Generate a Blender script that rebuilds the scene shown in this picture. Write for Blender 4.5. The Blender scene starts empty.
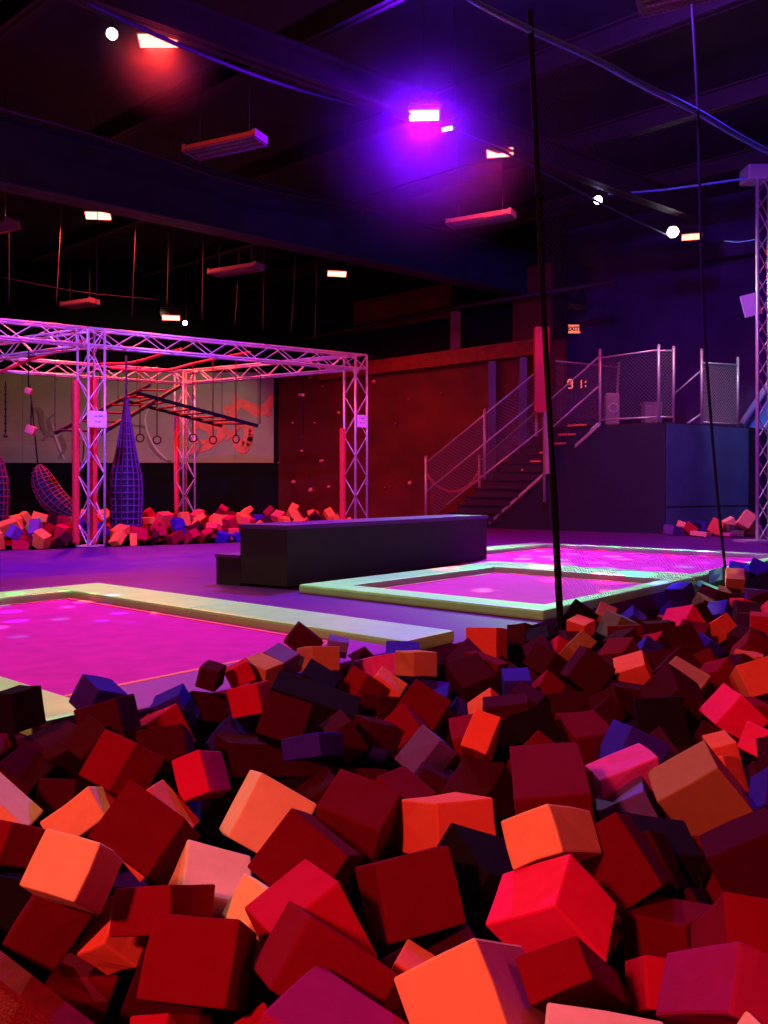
import bpy, bmesh, math, random
from mathutils import Vector, Matrix, Quaternion
R = math.radians
col = bpy.context.scene.collection
sc = bpy.context.scene

# ------------------------------------------------------------------ camera
cam_d = bpy.data.cameras.new('camera')
cam = bpy.data.objects.new('camera', cam_d); col.objects.link(cam)
cam.location = (0, 0, 1.0); cam.rotation_euler = (R(90), 0, 0)
cam_d.sensor_fit = 'VERTICAL'; cam_d.sensor_height = 24.0
cam_d.lens = 24.0 * 830 / 1024
cam_d.shift_y = -22 / 1024
cam_d.clip_start = .05; cam_d.clip_end = 200
sc.camera = cam
sc.view_settings.view_transform = 'Standard'
sc.view_settings.look = 'None'
sc.view_settings.gamma = 1
sc.view_settings.exposure = 0
sc.view_settings.use_curve_mapping = False

# ------------------------------------------------------------------ world: almost black hall
w = bpy.data.worlds.new('world'); sc.world = w; w.use_nodes = True
w.node_tree.nodes['Background'].inputs[0].default_value = (.35, .05, .9, 1)
w.node_tree.nodes['Background'].inputs[1].default_value = .006

# ------------------------------------------------------------------ lights
def area(name, loc, target, size, color, energy, spread=180, shape='SQUARE', size_y=None):
    d = bpy.data.lights.new(name, 'AREA'); o = bpy.data.objects.new(name, d); col.objects.link(o)
    d.energy = energy; d.color = color; d.size = size; d.shape = shape; d.spread = R(spread)
    if size_y: d.shape = 'RECTANGLE'; d.size_y = size_y
    o.location = loc
    o.rotation_euler = (Vector(target) - Vector(loc)).to_track_quat('-Z', 'Y').to_euler()
    return o
def spot(name, loc, target, color, energy, ang, blend=.3, rad=.08):
    d = bpy.data.lights.new(name, 'SPOT'); o = bpy.data.objects.new(name, d); col.objects.link(o)
    d.energy = energy; d.color = color; d.spot_size = R(ang); d.spot_blend = blend; d.shadow_soft_size = rad
    o.location = loc
    o.rotation_euler = (Vector(target) - Vector(loc)).to_track_quat('-Z', 'Y').to_euler()
    return o
RED = (1, .03, .02); WARM = (1, .17, .06); VIO = (.30, .03, 1.0); COOL = (.55, .6, 1.0)
# red floods hanging behind and beside the camera, over the foam pit
area('flood_behind_left', (-3.0, -3.2, 4.2), (0, 2.4, 0), .5, (1, .19, .115), 520)
area('flood_behind_right', (4.5, -1.0, 5.5), (1.5, 4.5, 0), .5, (1, .05, .07), 60)
# the red floods seen in the picture
for i, (x, y, z, e, c) in enumerate([(-3.0, 11.0, 6.9, 200, .03), (2.05, 14.75, 6.9, 330, .03), (6.7, 18.2, 6.6, 120, .03), (-6.3, 18.2, 6.8, 900, .06), (-5.7, 22.0, 5.6, 260, .08), (-1.2, 23.0, 6.2, 150, .05)]):
    area('flood_red', (x, y, z), (x, y - .3, 0), .3, (1, c, c * .6), e, 170)
# the blue-violet flood over the middle of the hall
area('flood_violet', (.64, 13.2, 6.9), (0, 8, 0), .35, (.17, .0, 1), 1350, 175)
area('flood_violet_up', (.64, 13.2, 7.05), (.64, 13.2, 9), .5, (.08, .01, 1), 90, 180)
area('violet_fill_right', (2.6, 9.0, 6.7), (8, 17, 2.5), .4, (.22, .04, 1), 420, 150)  # added fill that tints the net and right wall violet, no visible lamp
spot('violet_fill_left', (-4.5, 4.5, 6.8), (-5.6, 14.0, 1.2), (.22, .10, 1), 8000, 58, .7, .2)  # added fill that turns the left truss and deck violet, no visible lamp
# white LED heads
spot('led_white', (6.3, 17.4, 6.9), (7.7, 19.4, .4), (.45, .6, 1), 420, 75, .6)
spot('led_blue_white', (4.4, 17.0, 6.9), (8.0, 15.5, 2), (.5, .6, 1), 1000, 80, .7)
spot('led_mural', (-6.2, 21.5, 5.9), (-9.2, 29, 1.9), (1, .78, .45), 520, 80, .3)
spot('slide_fill', (8.4, 17.6, 6.6), (9.3, 21.2, 1.6), (.5, .65, 1), 420, 50, .5)  # added spot that brightens the blue slide, no visible lamp
# pale green-white wash over the trampolines
spot('led_green_left', (-3.2, 9.2, 6.6), tuple((-2.2, 5.6, 0)), (.55, 1, .5), 1500, 62, .5)
spot('led_green_far', (3.6, 16.2, 6.7), (2.6, 10.8, 0), (.15, 1, .35), 4200, 44, .5)
# party lights: lamps that throw a pattern of coloured dots
def party(name, loc, target, energy, ang, scale, cols, thr):
    o = spot(name, loc, target, (1, 1, 1), energy, ang, .15, .01); d = o.data; d.use_nodes = True; nt = d.node_tree
    em = nt.nodes['Emission']; tc = nt.nodes.new('ShaderNodeTexCoord'); sp = nt.nodes.new('ShaderNodeSeparateXYZ'); nt.links.new(tc.outputs['Normal'], sp.inputs[0])
    cb = nt.nodes.new('ShaderNodeCombineXYZ')
    for k in (0, 1):
        dv = nt.nodes.new('ShaderNodeMath'); dv.operation = 'DIVIDE'; nt.links.new(sp.outputs[k], dv.inputs[0]); nt.links.new(sp.outputs[2], dv.inputs[1]); nt.links.new(dv.outputs[0], cb.inputs[k])
    vo = nt.nodes.new('ShaderNodeTexVoronoi'); vo.inputs['Scale'].default_value = scale; vo.inputs['Randomness'].default_value = .45; nt.links.new(cb.outputs[0], vo.inputs['Vector'])
    mr = nt.nodes.new('ShaderNodeMapRange'); mr.inputs[1].default_value = thr; mr.inputs[2].default_value = thr * .75; mr.inputs[3].default_value = 0; mr.inputs[4].default_value = 1; nt.links.new(vo.outputs['Distance'], mr.inputs[0])
    s3 = nt.nodes.new('ShaderNodeSeparateXYZ'); nt.links.new(vo.outputs['Color'], s3.inputs[0])
    cr = nt.nodes.new('ShaderNodeValToRGB'); cr.color_ramp.interpolation = 'CONSTANT'; els = cr.color_ramp.elements
    while len(els) > 1: els.remove(els[-1])
    els[0].position = 0; els[0].color = (*cols[0], 1)
    for i, c in enumerate(cols[1:]): e = els.new((i + 1) / len(cols)); e.color = (*c, 1)
    nt.links.new(s3.outputs[0], cr.inputs[0]); nt.links.new(cr.outputs[0], em.inputs['Color'])
    nt.links.new(mr.outputs[0], em.inputs['Strength']); return o
PC = [(0, 1, .25), (.15, .15, 1), (1, .9, .45), (1, .02, .1), (0, 1, .3), (.5, .2, 1), (1, .05, .3)]
party('party_light_far', (3.3, 16.4, 6.6), (3.3, 11.0, 0), 26000, 37, 17, PC, .36)
party('party_light_left', (-2.4, 10.0, 6.6), (-2.75, 6.55, 0), 9000, 15, 24, PC, .34)

# ------------------------------------------------------------------ materials
def mat(name, rgb, rough=.6, metal=0, noise=0, nscale=30, bump=0, bscale=200, spec=.5, emis=None, estr=0, sheen=0):
    m = bpy.data.materials.new(name); m.use_nodes = True
    nt = m.node_tree; b = nt.nodes['Principled BSDF']
    b.inputs['Base Color'].default_value = (*rgb, 1); b.inputs['Roughness'].default_value = rough
    b.inputs['Metallic'].default_value = metal; b.inputs['Specular IOR Level'].default_value = spec
    if sheen: b.inputs['Sheen Weight'].default_value = sheen
    if emis:
        b.inputs['Emission Color'].default_value = (*emis, 1); b.inputs['Emission Strength'].default_value = estr
    if noise or bump:
        tc = nt.nodes.new('ShaderNodeTexCoord')
    if noise:
        n = nt.nodes.new('ShaderNodeTexNoise'); n.inputs['Scale'].default_value = nscale; n.inputs['Detail'].default_value = 4
        nt.links.new(tc.outputs['Object'], n.inputs['Vector'])
        mx = nt.nodes.new('ShaderNodeMix'); mx.data_type = 'RGBA'; mx.inputs[0].default_value = 1
        rp = nt.nodes.new('ShaderNodeMapRange'); rp.inputs[1].default_value = .3; rp.inputs[2].default_value = .7
        nt.links.new(n.outputs['Fac'], rp.inputs[0]); nt.links.new(rp.outputs[0], mx.inputs[0])
        mx.inputs[6].default_value = (*[c * (1 - noise) for c in rgb], 1); mx.inputs[7].default_value = (*[min(1, c * (1 + noise)) for c in rgb], 1)
        nt.links.new(mx.outputs[2], b.inputs['Base Color'])
    if bump:
        n2 = nt.nodes.new('ShaderNodeTexNoise'); n2.inputs['Scale'].default_value = bscale; n2.inputs['Detail'].default_value = 3
        nt.links.new(tc.outputs['Object'], n2.inputs['Vector'])
        bp = nt.nodes.new('ShaderNodeBump'); bp.inputs['Strength'].default_value = bump; bp.inputs['Distance'].default_value = .004
        nt.links.new(n2.outputs['Fac'], bp.inputs['Height']); nt.links.new(bp.outputs[0], b.inputs['Normal'])
    return m
def emit(name, rgb, s):
    m = bpy.data.materials.new(name); m.use_nodes = True; nt = m.node_tree; nt.nodes.clear()
    e = nt.nodes.new('ShaderNodeEmission'); e.inputs[0].default_value = (*rgb, 1); e.inputs[1].default_value = s
    o = nt.nodes.new('ShaderNodeOutputMaterial'); nt.links.new(e.outputs[0], o.inputs[0]); return m

# ------------------------------------------------------------------ helpers
def AB(a, b, z=0): return Vector((-.762 * a + .648 * b, .648 * a + .762 * b, z))
def obj(name, bm, m, parent=None, smooth=False):
    me = bpy.data.meshes.new(name)
    bmesh.ops.recalc_face_normals(bm, faces=bm.faces)
    bm.to_mesh(me); bm.free()
    if smooth:
        for p in me.polygons: p.use_smooth = True
    o = bpy.data.objects.new(name, me); col.objects.link(o)
    if m: me.materials.append(m)
    if parent: o.parent = parent
    return o
def thing(name, label, cat, loc=(0, 0, 0), group=None):
    o = bpy.data.objects.new(name, None); col.objects.link(o); o.empty_display_size = .1
    o.location = loc; o['label'] = label; o['category'] = cat
    if group: o['group'] = group
    return o
def tag(o, label, cat, group=None):
    o['label'] = label; o['category'] = cat
    if group: o['group'] = group
    return o
def struct(name, bm, m):
    o = obj(name, bm, m); o['kind'] = 'structure'; return o
def hexa(bm, P):
    v = [bm.verts.new(p) for p in P]
    for f in ((0, 1, 2, 3), (7, 6, 5, 4), (0, 4, 5, 1), (1, 5, 6, 2), (2, 6, 7, 3), (3, 7, 4, 0)):
        bm.faces.new([v[i] for i in f])
    return v
def box(bm, c, sx, sy, sz, rot=None, bev=0):
    t = bmesh.new()
    bmesh.ops.create_cube(t, size=1)
    bmesh.ops.scale(t, vec=(sx, sy, sz), verts=t.verts)
    if bev: bmesh.ops.bevel(t, geom=t.edges[:], offset=bev, segments=2, affect='EDGES', profile=.6)
    M = Matrix.Translation(Vector(c)) @ (rot.to_4x4() if rot is not None else Matrix.Identity(4))
    bmesh.ops.transform(t, matrix=M, verts=t.verts)
    me = bpy.data.meshes.new('t'); t.to_mesh(me); t.free(); bm.from_mesh(me); bpy.data.meshes.remove(me)
def frame_of(d, up=Vector((0, 0, 1))):
    d = d.normalized(); s = d.cross(up)
    if s.length < 1e-4: s = d.cross(Vector((0, 1, 0)))
    s.normalize(); return s, s.cross(d).normalized()
def tube(bm, pts, r, n=8, cap=True):
    pts = [Vector(p) for p in pts]; rings = []
    s0 = None
    for i, p in enumerate(pts):
        d = (pts[min(i + 1, len(pts) - 1)] - pts[max(i - 1, 0)]).normalized()
        if s0 is None: s, u = frame_of(d)
        else:
            s = (s0 - d * s0.dot(d)).normalized(); u = s.cross(d).normalized()
        s0 = s
        rr = r[i] if isinstance(r, (list, tuple)) else r
        rings.append([bm.verts.new(p + (s * math.cos(2 * math.pi * k / n) + u * math.sin(2 * math.pi * k / n)) * rr) for k in range(n)])
    for a, b in zip(rings, rings[1:]):
        for k in range(n): bm.faces.new((a[k], a[(k + 1) % n], b[(k + 1) % n], b[k]))
    if cap:
        bm.faces.new(rings[0][::-1]); bm.faces.new(rings[-1])
def bar(bm, p, q, w, h, up=Vector((0, 0, 1))):
    p, q = Vector(p), Vector(q); s, u = frame_of(q - p, up)
    s *= w / 2; u *= h / 2
    hexa(bm, [p - s - u, p + s - u, p + s + u, p - s + u, q - s - u, q + s - u, q + s + u, q - s + u])
def prism(bm, poly, z0, z1):
    a = [bm.verts.new((x, y, z0)) for x, y in poly]; b = [bm.verts.new((x, y, z1)) for x, y in poly]
    n = len(poly)
    for i in range(n): bm.faces.new((a[i], a[(i + 1) % n], b[(i + 1) % n], b[i]))
    f1 = bm.faces.new(a[::-1]); f2 = bm.faces.new(b)
    bmesh.ops.triangulate(bm, faces=[f1, f2])
def ring(bm, c, r, rt, axis_n, n=20, m=6):
    c = Vector(c); s, u = frame_of(Vector(axis_n)); rg = []
    ax = Vector(axis_n).normalized()
    for i in range(n):
        a = 2 * math.pi * i / n; d = s * math.cos(a) + u * math.sin(a)
        rg.append([bm.verts.new(c + d * (r + rt * math.cos(2 * math.pi * k / m)) + ax * rt * math.sin(2 * math.pi * k / m)) for k in range(m)])
    for i in range(n):
        A, B = rg[i], rg[(i + 1) % n]
        for k in range(m): bm.faces.new((A[k], A[(k + 1) % m], B[(k + 1) % m], B[k]))
def sphere(bm, c, r, sc_=(1, 1, 1), n=2):
    bmesh.ops.create_icosphere(bm, subdivisions=n, radius=r, matrix=Matrix.Translation(Vector(c)) @ Matrix.Diagonal((*sc_, 1)))
B = bmesh.new

M = dict(
 deck=mat('deck_vinyl', (.095, .002, .16), .5, spec=.15, noise=.15, nscale=3, bump=.15, bscale=60),
 pitwall=mat('pit_wall_vinyl', (.03, .015, .02), .6, bump=.1),
 trim=mat('edge_trim_vinyl', (.16, .006, .02), .8, spec=.05, noise=.2, nscale=20, bump=.3, bscale=90),
 carpet=mat('near_carpet', (.22, .01, .02), .95, spec=.05, noise=.6, nscale=160, bump=.8, bscale=300),
 pad=mat('trampoline_pad_vinyl', (.30, .85, .24), .42, noise=.08, nscale=5, bump=.15, bscale=25),
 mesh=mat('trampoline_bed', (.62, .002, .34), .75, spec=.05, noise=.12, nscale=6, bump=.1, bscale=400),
 bench=mat('black_carpeted_box', (.018, .015, .016), .8, noise=.35, nscale=140, bump=.5, bscale=250),
 benchtop=mat('black_box_top', (.09, .02, .16), .4, bump=.1),
 steel=mat('truss_aluminium', (.75, .72, .74), .38, metal=.55),
 galv=mat('galvanised_tube', (.6, .58, .62), .4, metal=.5),
 wire=mat('fence_wire', (.26, .22, .26), .45, metal=.4),
 dark=mat('black_paint', (.02, .018, .022), .6),
 black=mat('matt_black', (.006, .006, .009), .9, spec=.1),
 ceil=mat('ceiling_deck', (.02, .018, .03), .7, noise=.3, nscale=1.5),
 joist=mat('joist_paint', (.02, .006, .012), .6, noise=.3, nscale=4),
 duct=mat('duct_paint', (.010, .010, .045), .6, noise=.3, nscale=2),
 wallp=mat('wall_dark_paint', (.06, .02, .15), .8, noise=.4, nscale=.8),
 climb=mat('climbing_wall_ply', (.10, .006, .006), .7, noise=.35, nscale=1.1, bump=.3, bscale=12),
 beamred=mat('timber_beam', (.2, .015, .01), .6, noise=.3, nscale=5),
 postblue=mat('grey_column_paint', (.13, .10, .2), .6),
 padred=mat('red_post_padding', (.75, .03, .04), .5, bump=.2, bscale=15),
 mural=mat('mural_board', (.36, .33, .22), .8, noise=.12, nscale=1.2, bump=.1),
 murdark=mat('mural_brown_paint', (.24, .19, .13), .8, noise=.2, nscale=3),
 murpale=mat('mural_pale_line', (.62, .58, .45), .8),
 mursal=mat('mural_salmon_paint', (.95, .16, .09), .7, noise=.2, nscale=4),
 paper=mat('white_board', (.85, .82, .85), .6),
 ink=mat('faded_ink', (.25, .22, .3), .7),
 rope=mat('black_rope', (.012, .01, .014), .9, spec=.1),
 roper=mat('red_brown_rope', (.10, .012, .03), .9, spec=.1),
 netrope=mat('purple_cargo_rope', (.12, .04, .22), .8),
 netropered=mat('red_cargo_rope', (.18, .02, .05), .8),
 bag=mat('bag_core', (.015, .012, .07), .8, noise=.5, nscale=9),
 stairblk=mat('stair_side_panel', (.004, .010, .034), .7, noise=.2, nscale=2),
 platblue=mat('platform_blue_panel', (.05, .09, .24), .65, noise=.25, nscale=1.5, bump=.1),
 tread=mat('stair_tread', (.03, .01, .015), .7),
 lit_edge=mat('orange_lit_edge', (.9, .2, .06), .6),
 slide=mat('blue_vinyl', (.12, .38, .95), .45, noise=.15, nscale=3),
 slidetrim=mat('pale_blue_vinyl', (.35, .45, .8), .45),
 heater=mat('white_heater_shell', (.16, .10, .13), .7, metal=.0),
 cable=mat('blue_grey_cable', (.12, .3, .75), .5, bump=.6, bscale=60),
 hold=mat('climbing_hold', (.8, .22, .22), .6),
 holdb=mat('climbing_hold_dark', (.22, .05, .12), .6),
 chain=mat('red_plastic_chain', (.85, .12, .08), .5),
 box=mat('grey_crate', (.4, .3, .36), .7),
 lens_red=emit('red_lamp_glass', (1, .07, .045), 20), lens_vio=emit('violet_lamp_glass', (.62, .42, 1), 16), lens_white=emit('white_lamp_glass', (.9, .92, 1), 26),
 lens_bw=emit('blue_white_lamp_glass', (.55, .5, 1), 22), red_led=emit('red_led', (1, .12, .08), 3.2), exitface=emit('exit_sign_face', (1, .2, .13), 1.3), exitred=mat('exit_sign_letters', (.3, .01, .01), .6),
 redcube=mat('red_grip_block', (.9, .2, .18), .5),
)

# ------------------------------------------------------------------ setting: floor, pit, walls, ceiling
deck_poly = [AB(3.15, 1.60), AB(3.15, 12.75), AB(-8, 12.75), AB(-14, 26), Vector((4.5, 27, 0)), Vector((-1.9, 21.5, 0)), Vector((.3, 17.75, 0)), Vector((-5.05, 14.42, 0)), Vector((-13, 9.5, 0)), AB(12, 1.60)]
bm = B(); prism(bm, [(p.x, p.y) for p in deck_poly], -.12, 0); struct('floor', bm, M['deck'])
bm = B()
prism(bm, [tuple(AB(-10, .775)[:2]), tuple(AB(12, .775)[:2]), tuple(AB(12, -3)[:2]), tuple(AB(-10, -3)[:2])], -.12, 0)
struct('floor_near', bm, M['carpet'])
bm = B(); bar(bm, AB(-10, .80, -.045), AB(12, .80, -.045), .05, .11); struct('trim_near', bm, M['trim'])
def vwall(bm, p, q, z0, z1, t=.05):
    p, q = Vector(p), Vector(q); p.z = q.z = (z0 + z1) / 2
    bar(bm, p, q, t, z1 - z0)
bm = B()
for p, q in ((AB(3.18, 1.62), AB(3.18, 12.8)), (AB(3.18, 12.78), AB(-8, 12.78)), (AB(12, 1.63), AB(3.18, 1.63)), (AB(12, .76), AB(-10, .76)), (AB(-8, .8), AB(-8, 12.7)), (AB(12, .8), AB(12, 1.58))):
    vwall(bm, p, q, -1.2, -.001 if p[1] > 1 else -.12)
struct('wall_pit', bm, M['pitwall'])
bm = B(); prism(bm, [tuple(AB(-8, .8)[:2]), tuple(AB(12, .8)[:2]), tuple(AB(12, 12.8)[:2]), tuple(AB(-8, 12.8)[:2])], -1.25, -1.2); struct('floor_pit', bm, M['pitwall'])
# back pit under the truss
bm = B(); prism(bm, [(-13.2, 9.3), (.5, 17.6), (4.5, 28.5), (-16, 30)], -.75, -.7); struct('floor_back_pit', bm, M['pitwall'])
bm = B()
for p, q in (((-13, 9.54, 0), (-5.05, 14.46, 0)), ((-5.05, 14.46, 0), (.3, 17.79, 0)), ((.3, 17.79, 0), (-1.9, 21.5, 0)), ((-1.9, 21.5, 0), (4.5, 27, 0))):
    vwall(bm, p, q, -.7, -.001)
struct('wall_back_pit', bm, M['pitwall'])

# mural wall (left back) with black lower half
MY = 29.0
bm = B(); box(bm, (-14, MY + .1, 4.2), 21, .15, 9.8); struct('wall_back_left', bm, M['black'])
bm = B(); box(bm, (-12.55, MY - .02, 3.53), 17.4, .05, 3.16); mural = tag(obj('mural_panel', bm, M['mural']), 'grey-olive painted mural board with red tentacle swirls high on the back wall', 'mural')
bm = B(); box(bm, (-12.55, MY - .0, 6.7), 17.6, .06, 3.1); struct('trim_above_mural', bm, M['black'])
for i, x in enumerate((-12.6, -10.9, -9.0, -7.0, -5.2)):
    bm = B(); bar(bm, (x, MY - .052, 1.96), (x, MY - .052, 5.1), .02, .006, Vector((0, 1, 0))); obj('board_seam', bm, M['murdark'], mural)
bm = B(); bar(bm, (-13.5, MY - .052, 2.75), (-8.9, MY - .052, 2.72), .02, .01); obj('board_seam', bm, M['murdark'], mural)
def mp(u, v): return Vector(((u - 384) / 830 * MY, MY - .06, 1 + (490 - v) / 830 * MY))
SK = [0]
def stroke(name, pts, wd, m, y=0):
    SK[0] += 1; y = -.004 * SK[0]
    # a flat painted stroke of changing width on the board
    P = [mp(*p) for p in pts]; Q = []
    for i in range(len(P) - 1):
        a = P[max(i - 1, 0)]; b = P[i]; c = P[i + 1]; d = P[min(i + 2, len(P) - 1)]
        for k in range(6):
            t = k / 6; Q.append(.5 * ((2 * b) + (c - a) * t + (2 * a - 5 * b + 4 * c - d) * t * t + (3 * b - a - 3 * c + d) * t ** 3))
    Q.append(P[-1]); n = len(Q); bm = B(); prev = None
    for i, p in enumerate(Q):
        d = (Q[min(i + 1, n - 1)] - Q[max(i - 1, 0)]).normalized(); s = Vector((-d.z, 0, d.x))
        t = i / (n - 1) * (len(wd) - 1); k = min(int(t), len(wd) - 2); ww = .5 * (wd[k] + (wd[k + 1] - wd[k]) * (t - k))
        off = Vector((0, y, 0))
        cur = [bm.verts.new(p + s * ww + off), bm.verts.new(p - s * ww + off), bm.verts.new(p - s * ww + off + Vector((0, .003, 0))), bm.verts.new(p + s * ww + off + Vector((0, .003, 0)))]
        if prev:
            for a in range(4): bm.faces.new((prev[a], prev[(a + 1) % 4], cur[(a + 1) % 4], cur[a]))
        else: bm.faces.new(cur)
        prev = cur
    bm.faces.new(prev[::-1]); return obj(name, bm, m, mural)
S1, S2, S3 = M['mursal'], M['murdark'], M['murpale']
stroke('painted_tentacle', [(272, 396), (268, 406), (258, 411), (248, 406), (240, 403), (234, 410), (233, 422)], (.12, .30, .42, .32, .28, .34, .16), S1)
stroke('painted_tentacle', [(234, 395), (237, 402), (240, 408)], (.05, .18, .3), S1)
stroke('painted_tentacle', [(233, 422), (236, 414), (229, 408), (225, 410), (228, 417)], (.22, .16, .16, .13, .04), S1)
stroke('painted_tentacle', [(221, 424), (222, 434), (216, 441), (207, 447), (195, 451), (188, 453)], (.30, .32, .24, .22, .18, .05), S1)
stroke('painted_tentacle', [(235, 418), (226, 420), (216, 425), (208, 428), (200, 425), (193, 418)], (.2, .25, .3, .28, .16, .04), S1)
stroke('painted_tentacle', [(208, 428), (212, 436), (208, 442), (197, 441), (191, 437)], (.16, .18, .18, .14, .03), S1)
stroke('painted_tentacle', [(221, 426), (230, 434), (226, 441)], (.2, .16, .04), S1)
stroke('painted_tentacle', [(200, 425), (194, 430), (196, 436), (191, 441)], (.14, .12, .1, .03), S1)
stroke('painted_tentacle', [(252, 424), (251, 437), (246, 451), (238, 449), (234, 436), (238, 427), (245, 426), (249, 437), (244, 446), (239, 438)], (.1, .2, .12, .12, .15, .15, .18, .3, .3, .1), S1)
stroke('painted_tentacle', [(272, 404), (267, 415), (272, 413)], (.08, .12, .05), S1)
stroke('painted_swirl', [(130, 425), (147, 428), (150, 442), (160, 455), (172, 462)], (.05, .09, .09, .1, .08), S2)
stroke('painted_swirl', [(150, 408), (146, 420), (150, 436), (158, 450), (168, 460)], (.04, .06, .06, .06, .04), S3)
stroke('painted_swirl', [(188, 440), (197, 438), (201, 446), (194, 456), (187, 452), (190, 446)], (.04, .07, .08, .07, .05, .03), S2)
stroke('painted_swirl', [(191, 405), (186, 415), (194, 424), (190, 432)], (.06, .12, .1, .03), S2)
stroke('painted_swirl', [(33, 418), (36, 410), (42, 412), (43, 424), (48, 434), (56, 436)], (.06, .14, .2, .16, .12, .05), S2)
stroke('painted_swirl', [(44, 440), (52, 430), (50, 420), (57, 414)], (.06, .12, .1, .03), S2)
stroke('painted_swirl', [(54, 425), (57, 437), (62, 450), (66, 460)], (.04, .07, .07, .05), S3)
stroke('painted_swirl', [(62, 435), (66, 448), (60, 458)], (.1, .14, .05), S2)

# climbing wall along the back, then the dark wall behind the stairs
bm = B(); vwall(bm, (-3.9, 29.3, 0), AB(10.6, 19.9), -.7, 5.0, .15)
cw = struct('wall_climbing', bm, M['climb'])
bm = B(); vwall(bm, (-3.9, 29.4, 0), AB(10.6, 20.0), 5.0, 9, .1); struct('wall_above_climbing', bm, M['black'])
bm = B(); vwall(bm, AB(14, 23.2), AB(-6, 23.2), 0, 9, .12); struct('wall_back_right', bm, M['wallp'])
bm = B(); vwall(bm, AB(-8, 23.2), AB(-8, -4), -1.2, 9, .12); struct('wall_right', bm, M['wallp'])
bm = B(); vwall(bm, (-22, 29, 0), (-22, -6, 0), -1.2, 9, .12); struct('wall_left', bm, M['wallp'])
# ceiling
bm = B(); box(bm, (-3, 12, 9.05), 44, 44, .1)
struct('ceiling', bm, M['ceil'])
Ud = Vector((.79, .614, 0)); Vd = Vector((-.762, .648, 0))
def joist(p, d, l0, l1, wd, h, m, name, label, cat='beam', group=None):
    p = Vector(p); bm = B(); a = p + d * l0; b = p + d * l1
    bar(bm, a + Vector((0, 0, h / 2)), b + Vector((0, 0, h / 2)), .03, h)
    bar(bm, a + Vector((0, 0, .015)), b + Vector((0, 0, .015)), wd, .03); bar(bm, a + Vector((0, 0, h)), b + Vector((0, 0, h)), wd, .03)
    return tag(obj(name, bm, m), label, cat, group)
joist((-3.7, 10.2, 7.0), Ud, -6, 14, .25, .45, M['joist'], 'ceiling_girder', 'long dark steel girder running from top left toward the right wall')
joist((-6.7, 14.5, 6.3), Ud, -8, 16, .5, 1.15, M['duct'], 'ceiling_girder', 'deep dark-blue painted girder above the truss frame')
for i, s in enumerate((-2, 1.2, 4.4, 7.6, 10.8, 14, 17.2)):
    joist(Vector((-6.7, 7.5, 7.75)) + Ud * s, Vd, -14, 16, .18, .35, M['joist'], 'ceiling_joist', 'dark steel joist under the hall ceiling, crossing the long girders', group='ceiling joists')
joist((1.5, 5.0, 7.2), Ud, -6, 14, .25, .4, M['joist'], 'ceiling_girder', 'dark steel girder crossing above the netting at top right')
joist((4.2, 7.6, 6.2), -Vd, -1, 6, .4, .2, M['duct'], 'ceiling_duct', 'blue-grey flat duct at the top right corner of the ceiling', 'duct')

# beams and pipes on the back wall
def along(a0, a1, b, z, wd, h, m, name, label, cat):
    bm = B(); bar(bm, AB(a0, b, z), AB(a1, b, z), wd, h); return tag(obj(name, bm, m), label, cat)
along(11.0, 19.5, 19.7, 4.85, .25, .42, M['beamred'], 'timber_beam', 'thick red-lit timber beam along the top of the climbing wall', 'beam')
bm = B(); p = AB(14.05, 19.72); bar(bm, (p.x, p.y, 5.07), (p.x, p.y, 6.2), .28, .25); tag(obj('timber_post', bm, M['beamred']), 'short red timber post standing on the beam left of the staircase', 'post')
bm = B(); prism(bm, [tuple(AB(14.3, 19.86)[:2]), tuple(AB(19.0, 19.86)[:2]), tuple(AB(19.0, 19.94)[:2]), tuple(AB(14.3, 19.94)[:2])], 6.1, 7.1); tag(obj('wall_panel', bm, M['climb']), 'red-lit plywood panel above the timber beam, left of the short post', 'panel')
bm = B(); prism(bm, [tuple(AB(11.0, 19.86)[:2]), tuple(AB(12.2, 19.86)[:2]), tuple(AB(12.2, 19.94)[:2]), tuple(AB(11.0, 19.94)[:2])], 5.1, 7.1); tag(obj('wall_panel', bm, M['climb']), 'dark red plywood panel above the beam beside the red padded column', 'panel')
bm = B(); tube(bm, [AB(9.0, 19.5, 6.2), AB(14, 19.5, 6.25), AB(20, 19.5, 6.1)], .08, 8); tag(obj('wall_pipe', bm, M['joist'], smooth=True), 'thin pipe running across the back wall above the timber beam', 'pipe')
bm = B(); tube(bm, [AB(8.9, 22.9, 7.2), AB(-1, 22.9, 7.2)], .05, 8); tag(obj('wall_pipe', bm, M['joist'], smooth=True), 'thin conduit high across the purple wall right of the net edge', 'pipe')
for k, (a, lab) in enumerate(((12.75, 'dark blue-grey square column left of the staircase, the one nearer the truss'), (11.75, 'dark blue-grey square column behind the stair railing, nearer the red column'))):
    bm = B(); p = AB(a, 19.65); bar(bm, (p.x, p.y, 0), (p.x, p.y, 4.6), .2, .2); tag(obj('square_column', bm, M['postblue']), lab, 'column')
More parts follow.
